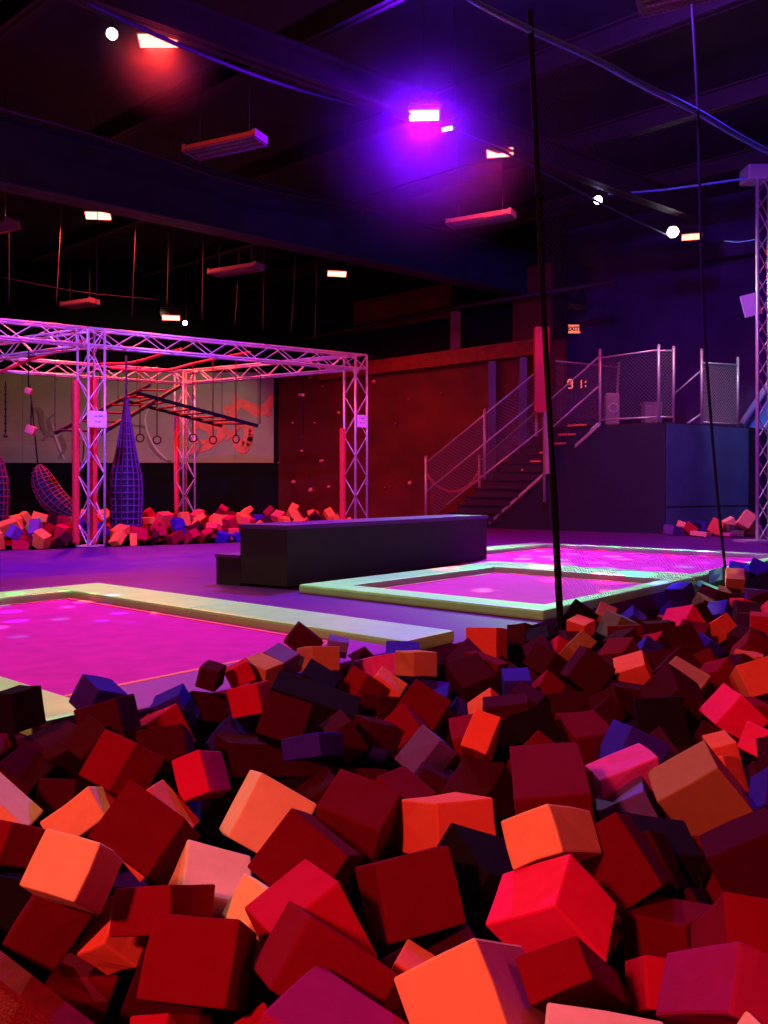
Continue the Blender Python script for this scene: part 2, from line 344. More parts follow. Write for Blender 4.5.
# purlin-like seams of the climbing wall
rnd = random.Random(3)
HL = []
for (u, v, s, k) in [(289, 380, 1.4, 1), (312, 378, 1, 0), (325, 387, 1.6, 1), (302, 395, 1.3, 0), (295, 423, 1, 0), (317, 423, 1, 0), (341, 413, 1.2, 0), (304, 451, 1.2, 0), (324, 461, 2.0, 0), (304, 438, .8, 1), (296, 482, 2.0, 0), (277, 487, 1.4, 0), (313, 490, 1.9, 0), (331, 487, 1.4, 0), (368, 484, 1, 0), (412, 483, 1.4, 0), (376, 382, 1.5, 0), (426, 367, 2.2, 0), (411, 400, 1, 1), (387, 488, 1, 1), (376, 371, 1.1, 0), (398, 424, 1, 1), (444, 394, 1, 1), (281, 463, 1, 1), (348, 368, 1, 1)]:
    # point on wall plane: between (-3.9,29.3) and AB(10.6,19.9)
    q0 = Vector((-3.9, 29.3)); q1 = AB(10.6, 19.9); q1 = Vector((q1.x, q1.y)); d = (q1 - q0).normalized(); nn = Vector((d.y, -d.x))
    t = (u - 384) / 830
    s_ = (t * q0.y - q0.x) / (d.x - t * d.y); pt = q0 + d * s_
    z = 1 + (490 - v) / 830 * pt.y; pt = pt + nn * .11
    bm = B(); r = .045 * s
    sphere(bm, (pt.x, pt.y, z), r, (1, .8, rnd.uniform(.6, 1)), 2)
    for vv in bm.verts: vv.co += Vector([rnd.uniform(-1, 1) * r * .18 for _ in range(3)])
    HL.append((u, obj('climbing_hold', bm, M['holdb' if k else 'hold'], smooth=True), 'dark small' if k else 'salmon', ('upper' if v < 405 else 'middle' if v < 455 else 'lower') + ' part of the red climbing wall'))
HO = ['first', 'second', 'third', 'fourth', 'fifth', 'sixth', 'seventh', 'eighth', 'ninth', 'tenth', 'eleventh', 'twelfth']
for key in sorted(set((c, w) for _, _, c, w in HL)):
    for n_, (u, o, c, w) in enumerate(sorted([h for h in HL if (h[2], h[3]) == key], key=lambda h: h[0])):
        tag(o, '%s %s climbing hold from the left, %s' % (HO[n_], c, w), 'climbing hold', 'climbing holds on the back wall')

# ------------------------------------------------------------------ trampolines
def pad_piece(c0, c1, wd_in, zt=.085):
    """a padded strip in A/B coordinates: (a0,b0)-(a1,b1) rectangle with soft upper edges"""
    bm = B(); a0, b0 = c0; a1, b1 = c1
    c = AB((a0 + a1) / 2, (b0 + b1) / 2, zt / 2)
    rot = Matrix((( -.762, .648, 0), (.648, .762, 0), (0, 0, 1))).transposed()
    rot = Matrix(((-.762, .648, 0), (.648, .762, 0), (0, 0, 1)))
    box(bm, c, abs(a1 - a0), abs(b1 - b0), zt, rot, .022)
    return bm
def trampoline(label, outer, inner, skip=(), cut=None, right='pad'):
    a0, a1, b0, b1 = outer; i0, i1, j0, j1 = inner
    c = AB((a0 + a1) / 2, (b0 + b1) / 2)
    t = thing('trampoline', label, 'trampoline')
    bm = B(); prism(bm, [tuple(AB(a, b)[:2]) for a, b in ((i0 - .05, j0 - .05), (i1 + .05, j0 - .05), (i1 + .05, j1 + .05), (i0 - .05, j1 + .05))], .004, .02)
    obj('jumping_bed', bm, M['mesh'], t)
    bm = B()
    for (p, q) in (((i0 + .05, j0 + .08), (i1 - .05, j0 + .08)), ((i0 + .05, j1 - .08), (i1 - .05, j1 - .08)), ((i0 + .08, j0 + .08), (i0 + .08, j1 - .08)), ((i1 - .08, j0 + .08), (i1 - .08, j1 - .08))):
        bar(bm, AB(*p, .022), AB(*q, .022), .035, .006)
    obj('red_border_line', bm, M['redline'], t)
    def run(p0, p1, along_a, lo, hi, c0, c1, pm='pad'):
        n = max(1, round((hi - lo) / 1.9)); st = (hi - lo) / n
        for k in range(n):
            x0 = lo + k * st + (.004 if k else 0); x1 = lo + (k + 1) * st
            if along_a: obj('edge_pad', pad_piece((x0, c0), (x1, c1), 0), M[pm], t)
            else: obj('edge_pad', pad_piece((c0, x0), (c1, x1), 0, .045 if pm != 'pad' else .085), M[pm], t)
    run(0, 0, True, a0, cut[0] if cut else a1, b0, j0)
    run(0, 0, True, a0, a1, j1, b1)
    run(0, 0, False, j0, j1, a0, i0, right)
    run(0, 0, False, cut[1] if cut else j0, j1, i1, a1)
    return t
M['padv'] = mat('pad_vinyl_violet_lit', (.30, .01, .34), .6, spec=.1)  # violet light on the right edge pads put into their colour
M['redline'] = mat('red_border_webbing', (.8, .05, .05), .6)
trampoline('left trampoline with pink bed and pale green pads, nearest the camera', (3.16, 7.47, 1.62, 4.43), (3.62, 7.07, 1.9, 3.92), right='padv')

trampoline('middle trampoline with pink bed and green pads in front of the black box', (3.17, 5.85, 5.60, 8.76), (3.34, 5.42, 5.90, 8.42))
trampoline('far trampoline with pink bed and green-lit pads, farthest from the camera', (3.17, 7.42, 8.77, 12.74), (3.34, 7.0, 9.1, 12.5), cut=(5.85, 10.4))

# black step box
t = thing('step_box', 'long black carpeted box with a low step at its left end', 'box', (-.97, 8.3, 0))
n0 = Vector((-.97, 8.32)); n1 = Vector((1.44, 11.65)); d = (n1 - n0).normalized(); nn = Vector((-.85, .527)).normalized()
def q4(p, a, b, la, lb): return [tuple(p), tuple(p + a * la), tuple(p + a * la + b * lb), tuple(p + b * lb)]
bm = B(); prism(bm, q4(n0, d, nn, (n1 - n0).length, .62), .03, .60); o = obj('box_body', bm, M['bench'], t); o.location = (.97, -8.3, 0)
bm = B(); prism(bm, q4(n0 - d * .02 - nn * .02, d, nn, (n1 - n0).length + .04, .66), .60, .645); bmesh.ops.bevel(bm, geom=[e for e in bm.edges if e.is_boundary or len(e.link_faces) == 2 and e.calc_face_angle(0) > .5], offset=.008, segments=2, affect='EDGES'); o = obj('box_top', bm, M['benchtop'], t); o.location = (.97, -8.3, 0)
bm = B(); prism(bm, q4(n0 + nn * .625, d, nn, .9, .33), 0, .285); o = obj('step_body', bm, M['bench'], t); o.location = (.97, -8.3, 0)
bm = B(); prism(bm, q4(n0 + nn * .625 - d * .01, d, nn, .92, .345), .286, .32); o = obj('step_top', bm, M['benchtop'], t); o.location = (.97, -8.3, 0)

# ------------------------------------------------------------------ truss frame
ZT = 3.85; TW = .28
U2 = Vector((.855, .519, 0)).normalized(); V2 = Vector((-.862, .507, 0)).normalized()
truss = thing('box_truss', 'silver box-truss frame over the back foam pit, lit violet and red', 'truss frame', (-5.2, 14.6, 0))
def truss_seg(name, p, q, e1, e2, parent, off=Vector((0, 0, 0)), step=.42, cr=.024, lr=.011):
    """box truss whose near edge runs p-q; e1,e2 are the two side vectors"""
    bm0 = bpy.data.objects.new(name, None) if 0 else None
    p, q = Vector(p) - off, Vector(q) - off; L = (q - p).length; dd = (q - p).normalized()
    corners = [Vector((0, 0, 0)), e1, e1 + e2, e2]
    first = B(); tube(first, [p, q], cr, 8); seg = obj(name, first, M['steel'], parent, True)
    for c in corners[1:]:
        bm = B(); tube(bm, [p + c, q + c], cr, 8); obj('chord', bm, M['steel'], seg, True)
    bm = B(); n = max(2, round(L / step))
    for fi in range(4):
        a, b = corners[fi], corners[(fi + 1) % 4]
        for k in range(n):
            s0 = p + dd * (L * k / n); s1 = p + dd * (L * (k + 1) / n)
            x, y = (a, b) if (k + fi) % 2 == 0 else (b, a)
            tube(bm, [s0 + x, s1 + y], lr, 5, False)
    for s0 in (p, q):
        for fi in range(4): tube(bm, [s0 + corners[fi], s0 + corners[(fi + 1) % 4]], lr * 1.3, 5, False)
    obj('lacing', bm, M['steel'], seg, True)
    return seg
TO = truss.location.copy()
PL = Vector((-5.2, 14.6, 0)); PR = Vector((-.6, 17.4, 0)); PB = Vector((-5.04, 20.0, 0))
dF = (PR - PL).normalized(); dR = (PB - PR).normalized()
for nm, P, e1, e2 in (('truss_post', PL, dF * TW, dR * TW), ('truss_post', PR - dF * 0, dF * TW, dR * TW), ('truss_post', PB - dR * TW, dF * TW, dR * TW)):
    seg = truss_seg('truss_post', P, P + Vector((0, 0, ZT)), e1, e2, truss, TO)
    bm = B(); c = P - TO + (e1 + e2) / 2; box(bm, (c.x, c.y, .01), .42, .42, .02); obj('base_plate', bm, M['galv'], seg)
dn = Vector((0, 0, -.29))
truss_seg('truss_beam', PL + Vector((0, 0, ZT)), PR + dF * TW + Vector((0, 0, ZT)), dn, dR * TW, truss, TO)
truss_seg('truss_beam', PL - dF * 5 + Vector((0, 0, ZT)), PL - dF * .02 + Vector((0, 0, ZT)), dn, dR * TW, truss, TO)
truss_seg('truss_beam', PR + dR * TW + Vector((0, 0, ZT)), PB + Vector((0, 0, ZT)), dn, dF * TW, truss, TO)
truss_seg('truss_beam', PL + dR * TW + Vector((0, 0, ZT)), PL + dR * 6 + Vector((0, 0, ZT)), dn, dF * TW, truss, TO)
truss_seg('truss_beam', PB - dF * 6 + Vector((0, 0, ZT)), PB + Vector((0, 0, ZT)), dn, -dR * TW, truss, TO)
def pad_wrap(c, z0, z1, lab, r=.065):
    bm = B(); n = 14
    zs = [z0, z0 + .02, z0 + .04, z1 - .04, z1 - .02, z1]; rs = [r * .8, r * .96, r, r, r * .96, r * .8]
    tube(bm, [(c.x, c.y, z) for z in zs], rs, n); tag(obj('post_padding', bm, M['padred'], smooth=True), lab, 'padding')
pad_wrap(PL + dR * TW + Vector((-.03, 0, 0)), .05, 2.95, 'tall red foam sleeve on the rear leg of the left truss post')
pad_wrap(PL + dR * TW + dF * TW, .05, 3.0, 'red foam sleeve inside the left truss post, right of its tall sleeve')
pad_wrap(PR + dR * TW + Vector((-.03, 0, 0)), .05, 2.3, 'red foam sleeve on the left leg of the right truss post')
pad_wrap(PB + dF * .05, .05, 2.9, 'red foam sleeve on the back truss post behind the hanging net bag')
def sign_board(loc, dirv, wd, h, lab, lines):
    t = thing('notice_board', lab, 'sign', loc)
    n = Vector((dirv.y, -dirv.x, 0)).normalized(); bm = B(); bar(bm, -dirv * wd / 2, dirv * wd / 2, .012, h); obj('board', bm, M['paper'], t)
    for (x0, x1, z) in lines:
        bm = B(); bar(bm, dirv * (x0 * wd) + n * .008 + Vector((0, 0, z * h)), dirv * (x1 * wd) + n * .008 + Vector((0, 0, z * h)), .004, h * .07); obj('faded_writing', bm, M['ink'], t)
sign_board(PL + dF * .14 + Vector((0, 0, 1 + 71 / 830 * 14.6)) + Vector((.02, -.04, 0)), dF, .33, .29, 'small white notice with faded writing on the left truss post', [(-.15, .02, .18), (.06, .3, .2), (-.1, -.02, -.15), (.05, .2, -.15)])
sign_board(PR + dF * .14 + Vector((0, 0, 1 + 69 / 830 * 17.4)) + Vector((.02, -.05, 0)), dF, .24, .26, 'small white notice with faded marks on the right truss post', [(-.1, .2, .2), (-.2, -.05, -.15), (.1, .22, -.15)])

# ------------------------------------------------------------------ right tower with cable and string
TR = Vector((7.07, 15.7, 0))
tw = thing('truss_tower', 'tall slim silver truss tower at the right edge', 'truss tower', TR)
seg = truss_seg('truss_post', TR, TR + Vector((0, 0, 7.1)), U2 * .36, Vector((.14, .34, 0)), tw, TR, .4, .03, .013)
bm = B(); box(bm, (.02, .17, .02), .6, .6, .04); obj('base_plate', bm, M['galv'], seg)
bm = B(); box(bm, (.02, .17, 7.02), .42, .42, .28, None, .02); obj('head_block', bm, M['steel'], seg)
def D(u, v, y): return Vector(((u - 384) / 830 * y, y, 1 + (490 - v) / 830 * y))
def catmull(P, n=10):
    Q = []
    for i in range(len(P) - 1):
        a = P[max(i - 1, 0)]; b = P[i]; c = P[i + 1]; d = P[min(i + 2, len(P) - 1)]
        for k in range(n):
            t = k / n; Q.append(.5 * ((2 * b) + (c - a) * t + (2 * a - 5 * b + 4 * c - d) * t * t + (3 * b - a - 3 * c + d) * t ** 3))
    return Q + [P[-1]]
NC = catmull([D(440, -25, 4.7), D(472, 0, 5.0), D(530, 30, 5.9), D(600, 62, 7.0), D(640, 84, 8.0), D(697, 112, 9.5), D(745, 140, 11), D(800, 168, 12.5)], 8)
bm = B(); tube(bm, NC, [.014 + .024 * min(1, i / 36) for i in range(len(NC))], 7); tag(obj('net_cable', bm, M['cable'], smooth=True), 'thick pale-blue cable that carries the netting across the top right', 'cable')
bm = B(); tube(bm, catmull([D(608, 194, 17), D(660, 190, 16.6), D(757, 177, 15.7)]), .022, 6); tag(obj('guy_cable', bm, M['cable'], smooth=True), 'thin pale cable from the blue-white lamp to the tower top', 'cable')
bm = B(); tube(bm, catmull([D(725, 241, 16.5), D(740, 242, 16.1), D(757, 239, 15.7)]), .012, 6); tag(obj('guy_cable', bm, M['cable'], smooth=True), 'short thin wire joining the tower at lamp height', 'cable')
t = thing('loudspeaker', 'small tilted white box fixed to the left side of the tower', 'speaker', D(751, 305, 15.9))
bm = B(); box(bm, (0, 0, 0), .34, .03, .42, Matrix.Rotation(R(-14), 3, 'Y'), .006); obj('board', bm, M['paper'], t)
bm = B(); box(bm, (.14, .04, .1), .08, .06, .06); obj('bracket', bm, M['galv'], t)

# the safety net
def net_mat():
    m = bpy.data.materials.new('netting_cord'); m.use_nodes = True; nt = m.node_tree; b = nt.nodes['Principled BSDF']
    b.inputs['Base Color'].default_value = (.10, .08, .62, 1); b.inputs['Roughness'].default_value = .9
    uv = nt.nodes.new('ShaderNodeTexCoord'); mp_ = nt.nodes.new('ShaderNodeSeparateXYZ'); nt.links.new(uv.outputs['UV'], mp_.inputs[0])
    def strip(sgn):
        a = nt.nodes.new('ShaderNodeMath'); a.operation = 'ADD' if sgn > 0 else 'SUBTRACT'
        nt.links.new(mp_.outputs[0], a.inputs[0]); nt.links.new(mp_.outputs[1], a.inputs[1])
        f = nt.nodes.new('ShaderNodeMath'); f.operation = 'FRACT'; nt.links.new(a.outputs[0], f.inputs[0])
        l = nt.nodes.new('ShaderNodeMath'); l.operation = 'LESS_THAN'; l.inputs[1].default_value = .10; nt.links.new(f.outputs[0], l.inputs[0]); return l
    s1, s2 = strip(1), strip(-1)
    mx = nt.nodes.new('ShaderNodeMath'); mx.operation = 'MAXIMUM'; nt.links.new(s1.outputs[0], mx.inputs[0]); nt.links.new(s2.outputs[0], mx.inputs[1])
    nt.links.new(mx.outputs[0], b.inputs['Alpha']); return m
NET = net_mat()
net = thing('safety_net', 'fine dark safety net hung beside the foam pit from the pale-blue cable', 'net', AB(3.05, 5.45))
NO = net.location.copy()
bm = B(); uvl = bm.loops.layers.uv.new('UVMap')
top = catmull([D(530, 30, 5.9), D(600, 62, 7.0), D(640, 84, 8.0), D(697, 112, 9.5), D(745, 140, 11), D(800, 168, 12.5)], 8)
btm = catmull([D(560, 628, 6.02), D(600, 620, 7.0), D(650, 610, 8.2), D(728, 590, 9.4), D(765, 582, 11), D(830, 575, 12.4)], 8)
rows = 10; gr = []
for i, (a, b) in enumerate(zip(top, btm)):
    gr.append([bm.verts.new(a.lerp(b, k / rows) - NO + Vector((0, math.sin(i * .9 + k * .7) * .02, 0))) for k in range(rows + 1)])
ln = [0]
for i in range(1, len(top)): ln.append(ln[-1] + (btm[i] - btm[i - 1]).length)
for i in range(len(gr) - 1):
    for k in range(rows):
        f = bm.faces.new((gr[i][k], gr[i + 1][k], gr[i + 1][k + 1], gr[i][k + 1]))
        for lp, (ii, kk) in zip(f.loops, ((i, k), (i + 1, k), (i + 1, k + 1), (i, k + 1))):
            hgt = (top[ii] - btm[ii]).length
            lp[uvl].uv = (ln[ii] / .045, kk / rows * hgt / .045)
obj('net_mesh', bm, NET, net)
bm = B(); tube(bm, catmull([D(530, 10, 5.9), D(541, 260, 5.95), D(553, 480, 5.98), D(561, 640, 6.0)]), [.019] * 10 + [.021] * 10 + [.026] * 11, 7)
bmesh.ops.translate(bm, vec=-NO, verts=bm.verts); obj('edge_rope', bm, M['black'], net, True)
bm = B(); tube(bm, catmull([D(691, -10, 9.4), D(698, 115, 9.45), D(703, 300, 9.45), D(716, 480, 9.4), D(729, 600, 9.35)]), .017, 6)
bmesh.ops.translate(bm, vec=-NO, verts=bm.verts); obj('seam_rope', bm, M['rope'], net, True)

# ------------------------------------------------------------------ stairs, platform, fences
Nb = Vector((2.54, 22.1)); Nt = Vector((5.15, 19.8)); Lb = Vector((1.12, 22.15)); Lt = Vector((4.07, 20.6)); PH = 2.55
st = thing('staircase', 'dark staircase rising right with orange-lit treads and a black side panel', 'staircase', (Nb.x, Nb.y, 0))
SO = Vector((Nb.x, Nb.y, 0)); NS = 12
def s2(v): return Vector((v.x, v.y, 0)) - SO
Nb2 = Nb + (Nt - Nb) * .12; Lb2 = Lb + (Lt - Lb) * .12
for k in range(NS):
    a0, a1 = k / NS, (k + 1) / NS; z = PH * (k + 1) / NS
    n0_, n1_ = s2(Nb2.lerp(Nt, a0)), s2(Nb2.lerp(Nt, a1)); l0_, l1_ = s2(Lb2.lerp(Lt, a0)), s2(Lb2.lerp(Lt, a1))
    bm = B(); prism(bm, [tuple(p[:2]) for p in (n0_, n1_, l1_, l0_)], z - .04, z); o = obj('tread', bm, M['tread'], st)
    bm = B(); prism(bm, [tuple(p[:2]) for p in (n0_, n0_.lerp(n1_, .05), l0_.lerp(l1_, .05), l0_)], z - PH / NS, z - .04); obj('riser', bm, M['tread'], st)
    dd = (n1_ - n0_).normalized(); ln_ = (l0_ - n0_).normalized(); e = n0_ + ln_ * .12 + dd * .02
    bm = B(); bar(bm, e + Vector((0, 0, z + .02)), e + ln_ * .45 + Vector((0, 0, z + .02)), .10, .045); obj('lit_edge_strip', bm, M['lit_edge'], o)  # orange strip paints the light caught by the tread end
bm = B(); nb, nt_ = s2(Nb2), s2(Nt); off = Vector((.03, .04, 0))
pf = [bm.verts.new(p) for p in (nb + Vector((0, 0, 0)), nt_, nt_ + Vector((0, 0, PH - .1)), nb + Vector((0, 0, .05)))]
pb = [bm.verts.new(v.co + off) for v in pf]
bm.faces.new(pf); bm.faces.new(pb[::-1])
for i in range(4): bm.faces.new((pf[i], pb[i], pb[(i + 1) % 4], pf[(i + 1) % 4]))
obj('side_panel', bm, M['stairblk'], st)
bm = B(); bar(bm, nb + Vector((-.1, -.02, .12)), nt_ + Vector((0, -.02, PH + .02)), .05, .07); obj('stringer', bm, M['galv'], st)

K = Vector((6.4, 18.9)); Kr = Vector((8.95, 20.43)); Bk = AB(6.3, 23.05); Bl = AB(9.9, 23.05)
bm = B(); prism(bm, [tuple(Nt), tuple(K), tuple(Kr), (Bk.x, Bk.y), (Bl.x, Bl.y), (Lt.x + .0, Lt.y)], 0, PH - .06)
pt = tag(B() and obj('landing_platform', bm, M['stairblk']), 'tall dark blue-black platform block at the head of the stairs', 'platform') if 0 else None
plat = thing('landing_platform', 'tall dark blue-black platform block at the head of the stairs', 'platform', (K.x, K.y, 0))
KO = Vector((K.x, K.y, 0)); bmesh.ops.translate(bm, vec=-KO, verts=bm.verts); obj('platform_core', bm, M['stairblk'], plat)
bm = B(); prism(bm, [tuple(Vector(p) - K) for p in (Nt, K, Kr, (Bk.x, Bk.y), (Bl.x, Bl.y), Lt)], PH - .055, PH); obj('platform_deck', bm, M['tread'], plat)
rdir = (Kr - K).normalized(); rn = Vector((rdir.y, -rdir.x))
bm = B(); a = rn * .012 + rdir * .03; e = (Kr - K) + rn * .012
bar(bm, Vector((a.x, a.y, PH / 2 + .30)), Vector((e.x, e.y, PH / 2 + .30)), .02, PH - .66); obj('blue_panel', bm, M['platblue'], plat)
bm = B(); bar(bm, Vector((a.x, a.y, .30)), Vector((e.x, e.y, .30)), .02, .58); obj('blue_panel', bm, M['platblue'], plat)

def chainlink(bm, p0, p1, p2, p3, sp=.085, r=.0055):
    """p0,p1 bottom, p3,p2 top"""
    p0, p1, p2, p3 = map(Vector, (p0, p1, p2, p3)); W = (p1 - p0).length; H = ((p3 - p0).length + (p2 - p1).length) / 2
    def at(x, y): x /= W; y /= H; return p0.lerp(p1, x).lerp(p3.lerp(p2, x), y)
    c = -H
    while c < W + H:
        for sg in (1, -1):
            # x = c + y  or  x = c - y + ... clipped
            pts = []
            for y in (0, H):
                x = c + (y if sg > 0 else (H - y)); pts.append((x, y))
            (x0, y0), (x1, y1) = pts; lo, hi_ = 0, 1; dx = x1 - x0
            if dx > 0: lo = max(lo, (0 - x0) / dx); hi_ = min(hi_, (W - x0) / dx)
            else: lo = max(lo, (W - x0) / dx); hi_ = min(hi_, (0 - x0) / dx)
            if hi_ > lo + .01:
                A = at(x0 + dx * lo, y0 + (y1 - y0) * lo); Bq = at(x0 + dx * hi_, y0 + (y1 - y0) * hi_)
                tube(bm, [A, Bq], r, 3, False)
        c += sp
def fence(label, posts, tops, rails, panels, loc, name='chain_link_fence', cat='fence'):
    t = thing(name, label, cat, loc); O = Vector(loc)
    for (p, q) in posts:
        p, q = Vector(p) - O, Vector(q) - O; bm = B(); tube(bm, [p, q], .035, 10); sphere(bm, q + Vector((0, 0, .02)), .045, (1, 1, .8), 1); obj('fence_post', bm, M['galv'], t, True)
    for (p, q) in rails:
        bm = B(); tube(bm, [Vector(p) - O, Vector(q) - O], .022, 8); obj('fence_rail', bm, M['galv'], t, True)
    for pn in panels:
        bm = B(); chainlink(bm, *[Vector(p) - O for p in pn]); obj('chain_link_mesh', bm, M['wire'], t)
    return t
def v3(p, z): return Vector((p.x, p.y, z))
FH = 1.68
P1 = Nt; P2 = Vector((6.28, 18.98)); P3 = Vector((6.65, 19.06)); P4 = Vector((7.49, 19.57)); P5 = Vector((8.63, 20.25))
fence('chain-link fence panel on the platform front, right of the stair railing', [(v3(P1, PH), v3(P1, 4.32)), (v3(P2, PH), v3(P2, 4.28))], 0, [(v3(P1, 4.15), v3(P2, 4.2)), (v3(P1, PH + .12), v3(P2, PH + .12))], [(v3(P1, PH + .1), v3(P2, PH + .1), v3(P2, 4.2), v3(P1, 4.15))], v3(P1, PH))
fence('narrow chain-link return panel at the front corner of the platform', [(v3(P3, PH), v3(P3, 4.26))], 0, [(v3(P2, 4.18), v3(P3, 4.2)), (v3(P2, PH + .12), v3(P3, PH + .12))], [(v3(P2, PH + .1), v3(P3, PH + .1), v3(P3, 4.2), v3(P2, 4.18))], v3(P3, PH))
fence('chain-link gate panel at the right end of the platform, beside the tower', [(v3(P4, PH), v3(P4, 4.28)), (v3(P5, PH), v3(P5, 4.2))], 0, [(v3(P4, 4.0), v3(P5, 4.05)), (v3(P4, PH + .05), v3(P5, PH + .05))], [(v3(P4, PH + .05), v3(P5, PH + .05), v3(P5, 4.05), v3(P4, 4.0))], v3(P4, PH))
bk0 = D(616, 420, 22.5); bk1 = D(618, 366, 22.5)
fence('leaning grey pipe frame with chain-link behind the platform front fence', [(D(615, 424, 22.3), D(619, 364, 22.3))], 0, [(D(556, 361, 21.2), D(617, 367, 22.3))], [(D(556, 418, 21.2), D(615, 420, 22.3), D(617, 367, 22.3), D(556, 361, 21.2))], D(615, 424, 22.3))
fence('thin slanting handrail between the two platform fences', [], 0, [(D(672, 396, 20.6), D(704, 368, 20.4))], [], D(672, 396, 20.6), 'handrail', 'handrail')
bm = B(); tube(bm, [D(684, 426, 19.8), D(703, 413, 19.8)], .03, 8); tag(obj('handrail', bm, M['galv'], smooth=True), 'short low slanting rail at the foot of the right platform gate', 'handrail')
# near railing
RH = 1.72
def rl(a, b, t, z): p = a.lerp(b, t); return Vector((p.x, p.y, z + PH * t))
fence('near galvanised stair railing with chain-link mesh, orange-lit at its lower post', [(v3(Nb, .0), v3(Nb, 1.88)), (rl(Nb, Nt, .5, 0), rl(Nb, Nt, .5, RH + .05))], 0,
      [(rl(Nb, Nt, .02, 1.75), rl(Nb, Nt, 1, 1.65)), (rl(Nb, Nt, .0, .95), rl(Nb, Nt, 1, .95)), (rl(Nb, Nt, .05, .1), rl(Nb, Nt, 1, .08))], [(rl(Nb, Nt, .05, .1), rl(Nb, Nt, 1, .1), rl(Nb, Nt, 1, 1.65), rl(Nb, Nt, .02, 1.75))], v3(Nb, 0), 'stair_railing', 'railing')
fence('far galvanised stair railing with chain-link mesh, left of the near one', [(v3(Lb, 0), v3(Lb, 1.86)), (rl(Lb, Lt, .5, 0), rl(Lb, Lt, .5, RH + .05))], 0,
      [(rl(Lb, Lt, .02, 1.72), rl(Lb, Lt, 1, 1.62)), (rl(Lb, Lt, .0, .95), rl(Lb, Lt, 1, .9)), (rl(Lb, Lt, .18, .15), rl(Lb, Lt, 1, .08))], [(rl(Lb, Lt, .05, .1), rl(Lb, Lt, 1, .1), rl(Lb, Lt, 1, 1.6), rl(Lb, Lt, .02, 1.72))], v3(Lb, 0), 'stair_railing', 'railing')
bm = B(); cp = catmull([v3(Lb, 1.45), v3(Lb.lerp(Nb, .2), 1.12), v3(Lb.lerp(Nb, .5), .95), v3(Lb.lerp(Nb, .8), 1.12), v3(Nb, 1.5)], 12)
for i in range(0, len(cp) - 1):
    dd = (cp[i + 1] - cp[i]); ring(bm, (cp[i] + cp[i + 1]) / 2, .035, .011, Vector((0, 1, 0)) if i % 2 else dd.cross(Vector((0, 1, 0))), 8, 4)
tag(obj('barrier_chain', bm, M['chain'], smooth=True), 'sagging red plastic chain across the foot of the stairs', 'chain')
# red padded column on the stairs
cx = Vector((3.86, 20.35)); t = thing('padded_column', 'tall red padded column with a violet-lit sleeve below, beside the net edge rope', 'column', (cx.x, cx.y, 0))
bm = B(); box(bm, (0, 0, 3.94), .36, .2, 2.1, None, .03); obj('red_pad', bm, M['padred'], t)
bm = B(); bar(bm, (.16, -.0, 1.4), (.12, -.0, 2.9), .2, .16); obj('lower_sleeve', bm, M['box'], t)
bm = B(); tube(bm, [(.1, .12, .7), (.1, .12, 5.0)], .04, 8); obj('steel_core', bm, M['galv'], t, True)
# things on the platform
t = thing('grey_bin', 'grey mesh-fronted bin standing behind the left end of the platform fence', 'bin', v3(Vector((5.5, 19.9)), PH))
bm = B(); box(bm, (0, .15, .4), .7 * .5, .2, .78, None, .06); obj('bin_body', bm, M['box'], t)
bm = B(); ring(bm, (0, .0, .42), .11, .014, (0, 1, 0)); obj('hand_emblem', bm, M['paper'], t, True)
t = thing('small_crate', 'small pink-lit crate at the right end behind the platform fence', 'crate', v3(Vector((6.3, 19.55)), PH))
bm = B(); box(bm, (0, 0, .24), .4, .3, .46, None, .02); obj('crate_body', bm, M['box'], t)
bm = B(); box(bm, (0, 0, .49), .43, .33, .04, None, .01); obj('crate_lid', bm, M['box'], t)
# blue inflatable slide beside the platform
t = thing('inflatable_slide', 'blue vinyl slide sloping up behind the tower, with a dark archway', 'slide', (9.4, 21.4, 0))
O = Vector((9.4, 21.4, 0))
bm = B()
prof = [D(743, 431, 21.4), D(790, 355, 21.4), D(790, 390, 21.4), D(744, 470, 21.4)]
f1 = [bm.verts.new(p - O) for p in prof]; f2 = [bm.verts.new(p - O + Vector((.3, .9, 0))) for p in prof]
bm.faces.new(f1); bm.faces.new(f2[::-1])
for i in range(4): bm.faces.new((f1[i], f2[i], f2[(i + 1) % 4], f1[(i + 1) % 4]))
bmesh.ops.bevel(bm, geom=bm.edges[:], offset=.04, segments=2, affect='EDGES'); obj('slide_ramp', bm, M['slide'], t)
bm = B(); tube(bm, [D(742, 424, 21.2) - O, D(792, 350, 21.2) - O], .09, 8); obj('slide_rail', bm, M['slidetrim'], t, True)
bm = B(); hexa(bm, [D(744, 470, 21.6) - O, D(790, 410, 21.6) - O, D(790, 445, 21.6) - O, D(744, 482, 21.6) - O] + [p - O + Vector((.3, .9, 0)) for p in (D(744, 470, 21.6), D(790, 410, 21.6), D(790, 445, 21.6), D(744, 482, 21.6))]); obj('slide_side', bm, M['slide'], t)
bm = B(); box(bm, D(768, 505, 21.6) + Vector((0, .3, .0)) - O, 1.35, .8, .62, None, .06); obj('slide_base', bm, M['slide'], t)
bm = B(); box(bm, D(768, 489, 21.5) + Vector((0, .3, .0)) - O, 1.37, .82, .07, None, .02); obj('base_band', bm, M['slidetrim'], t)

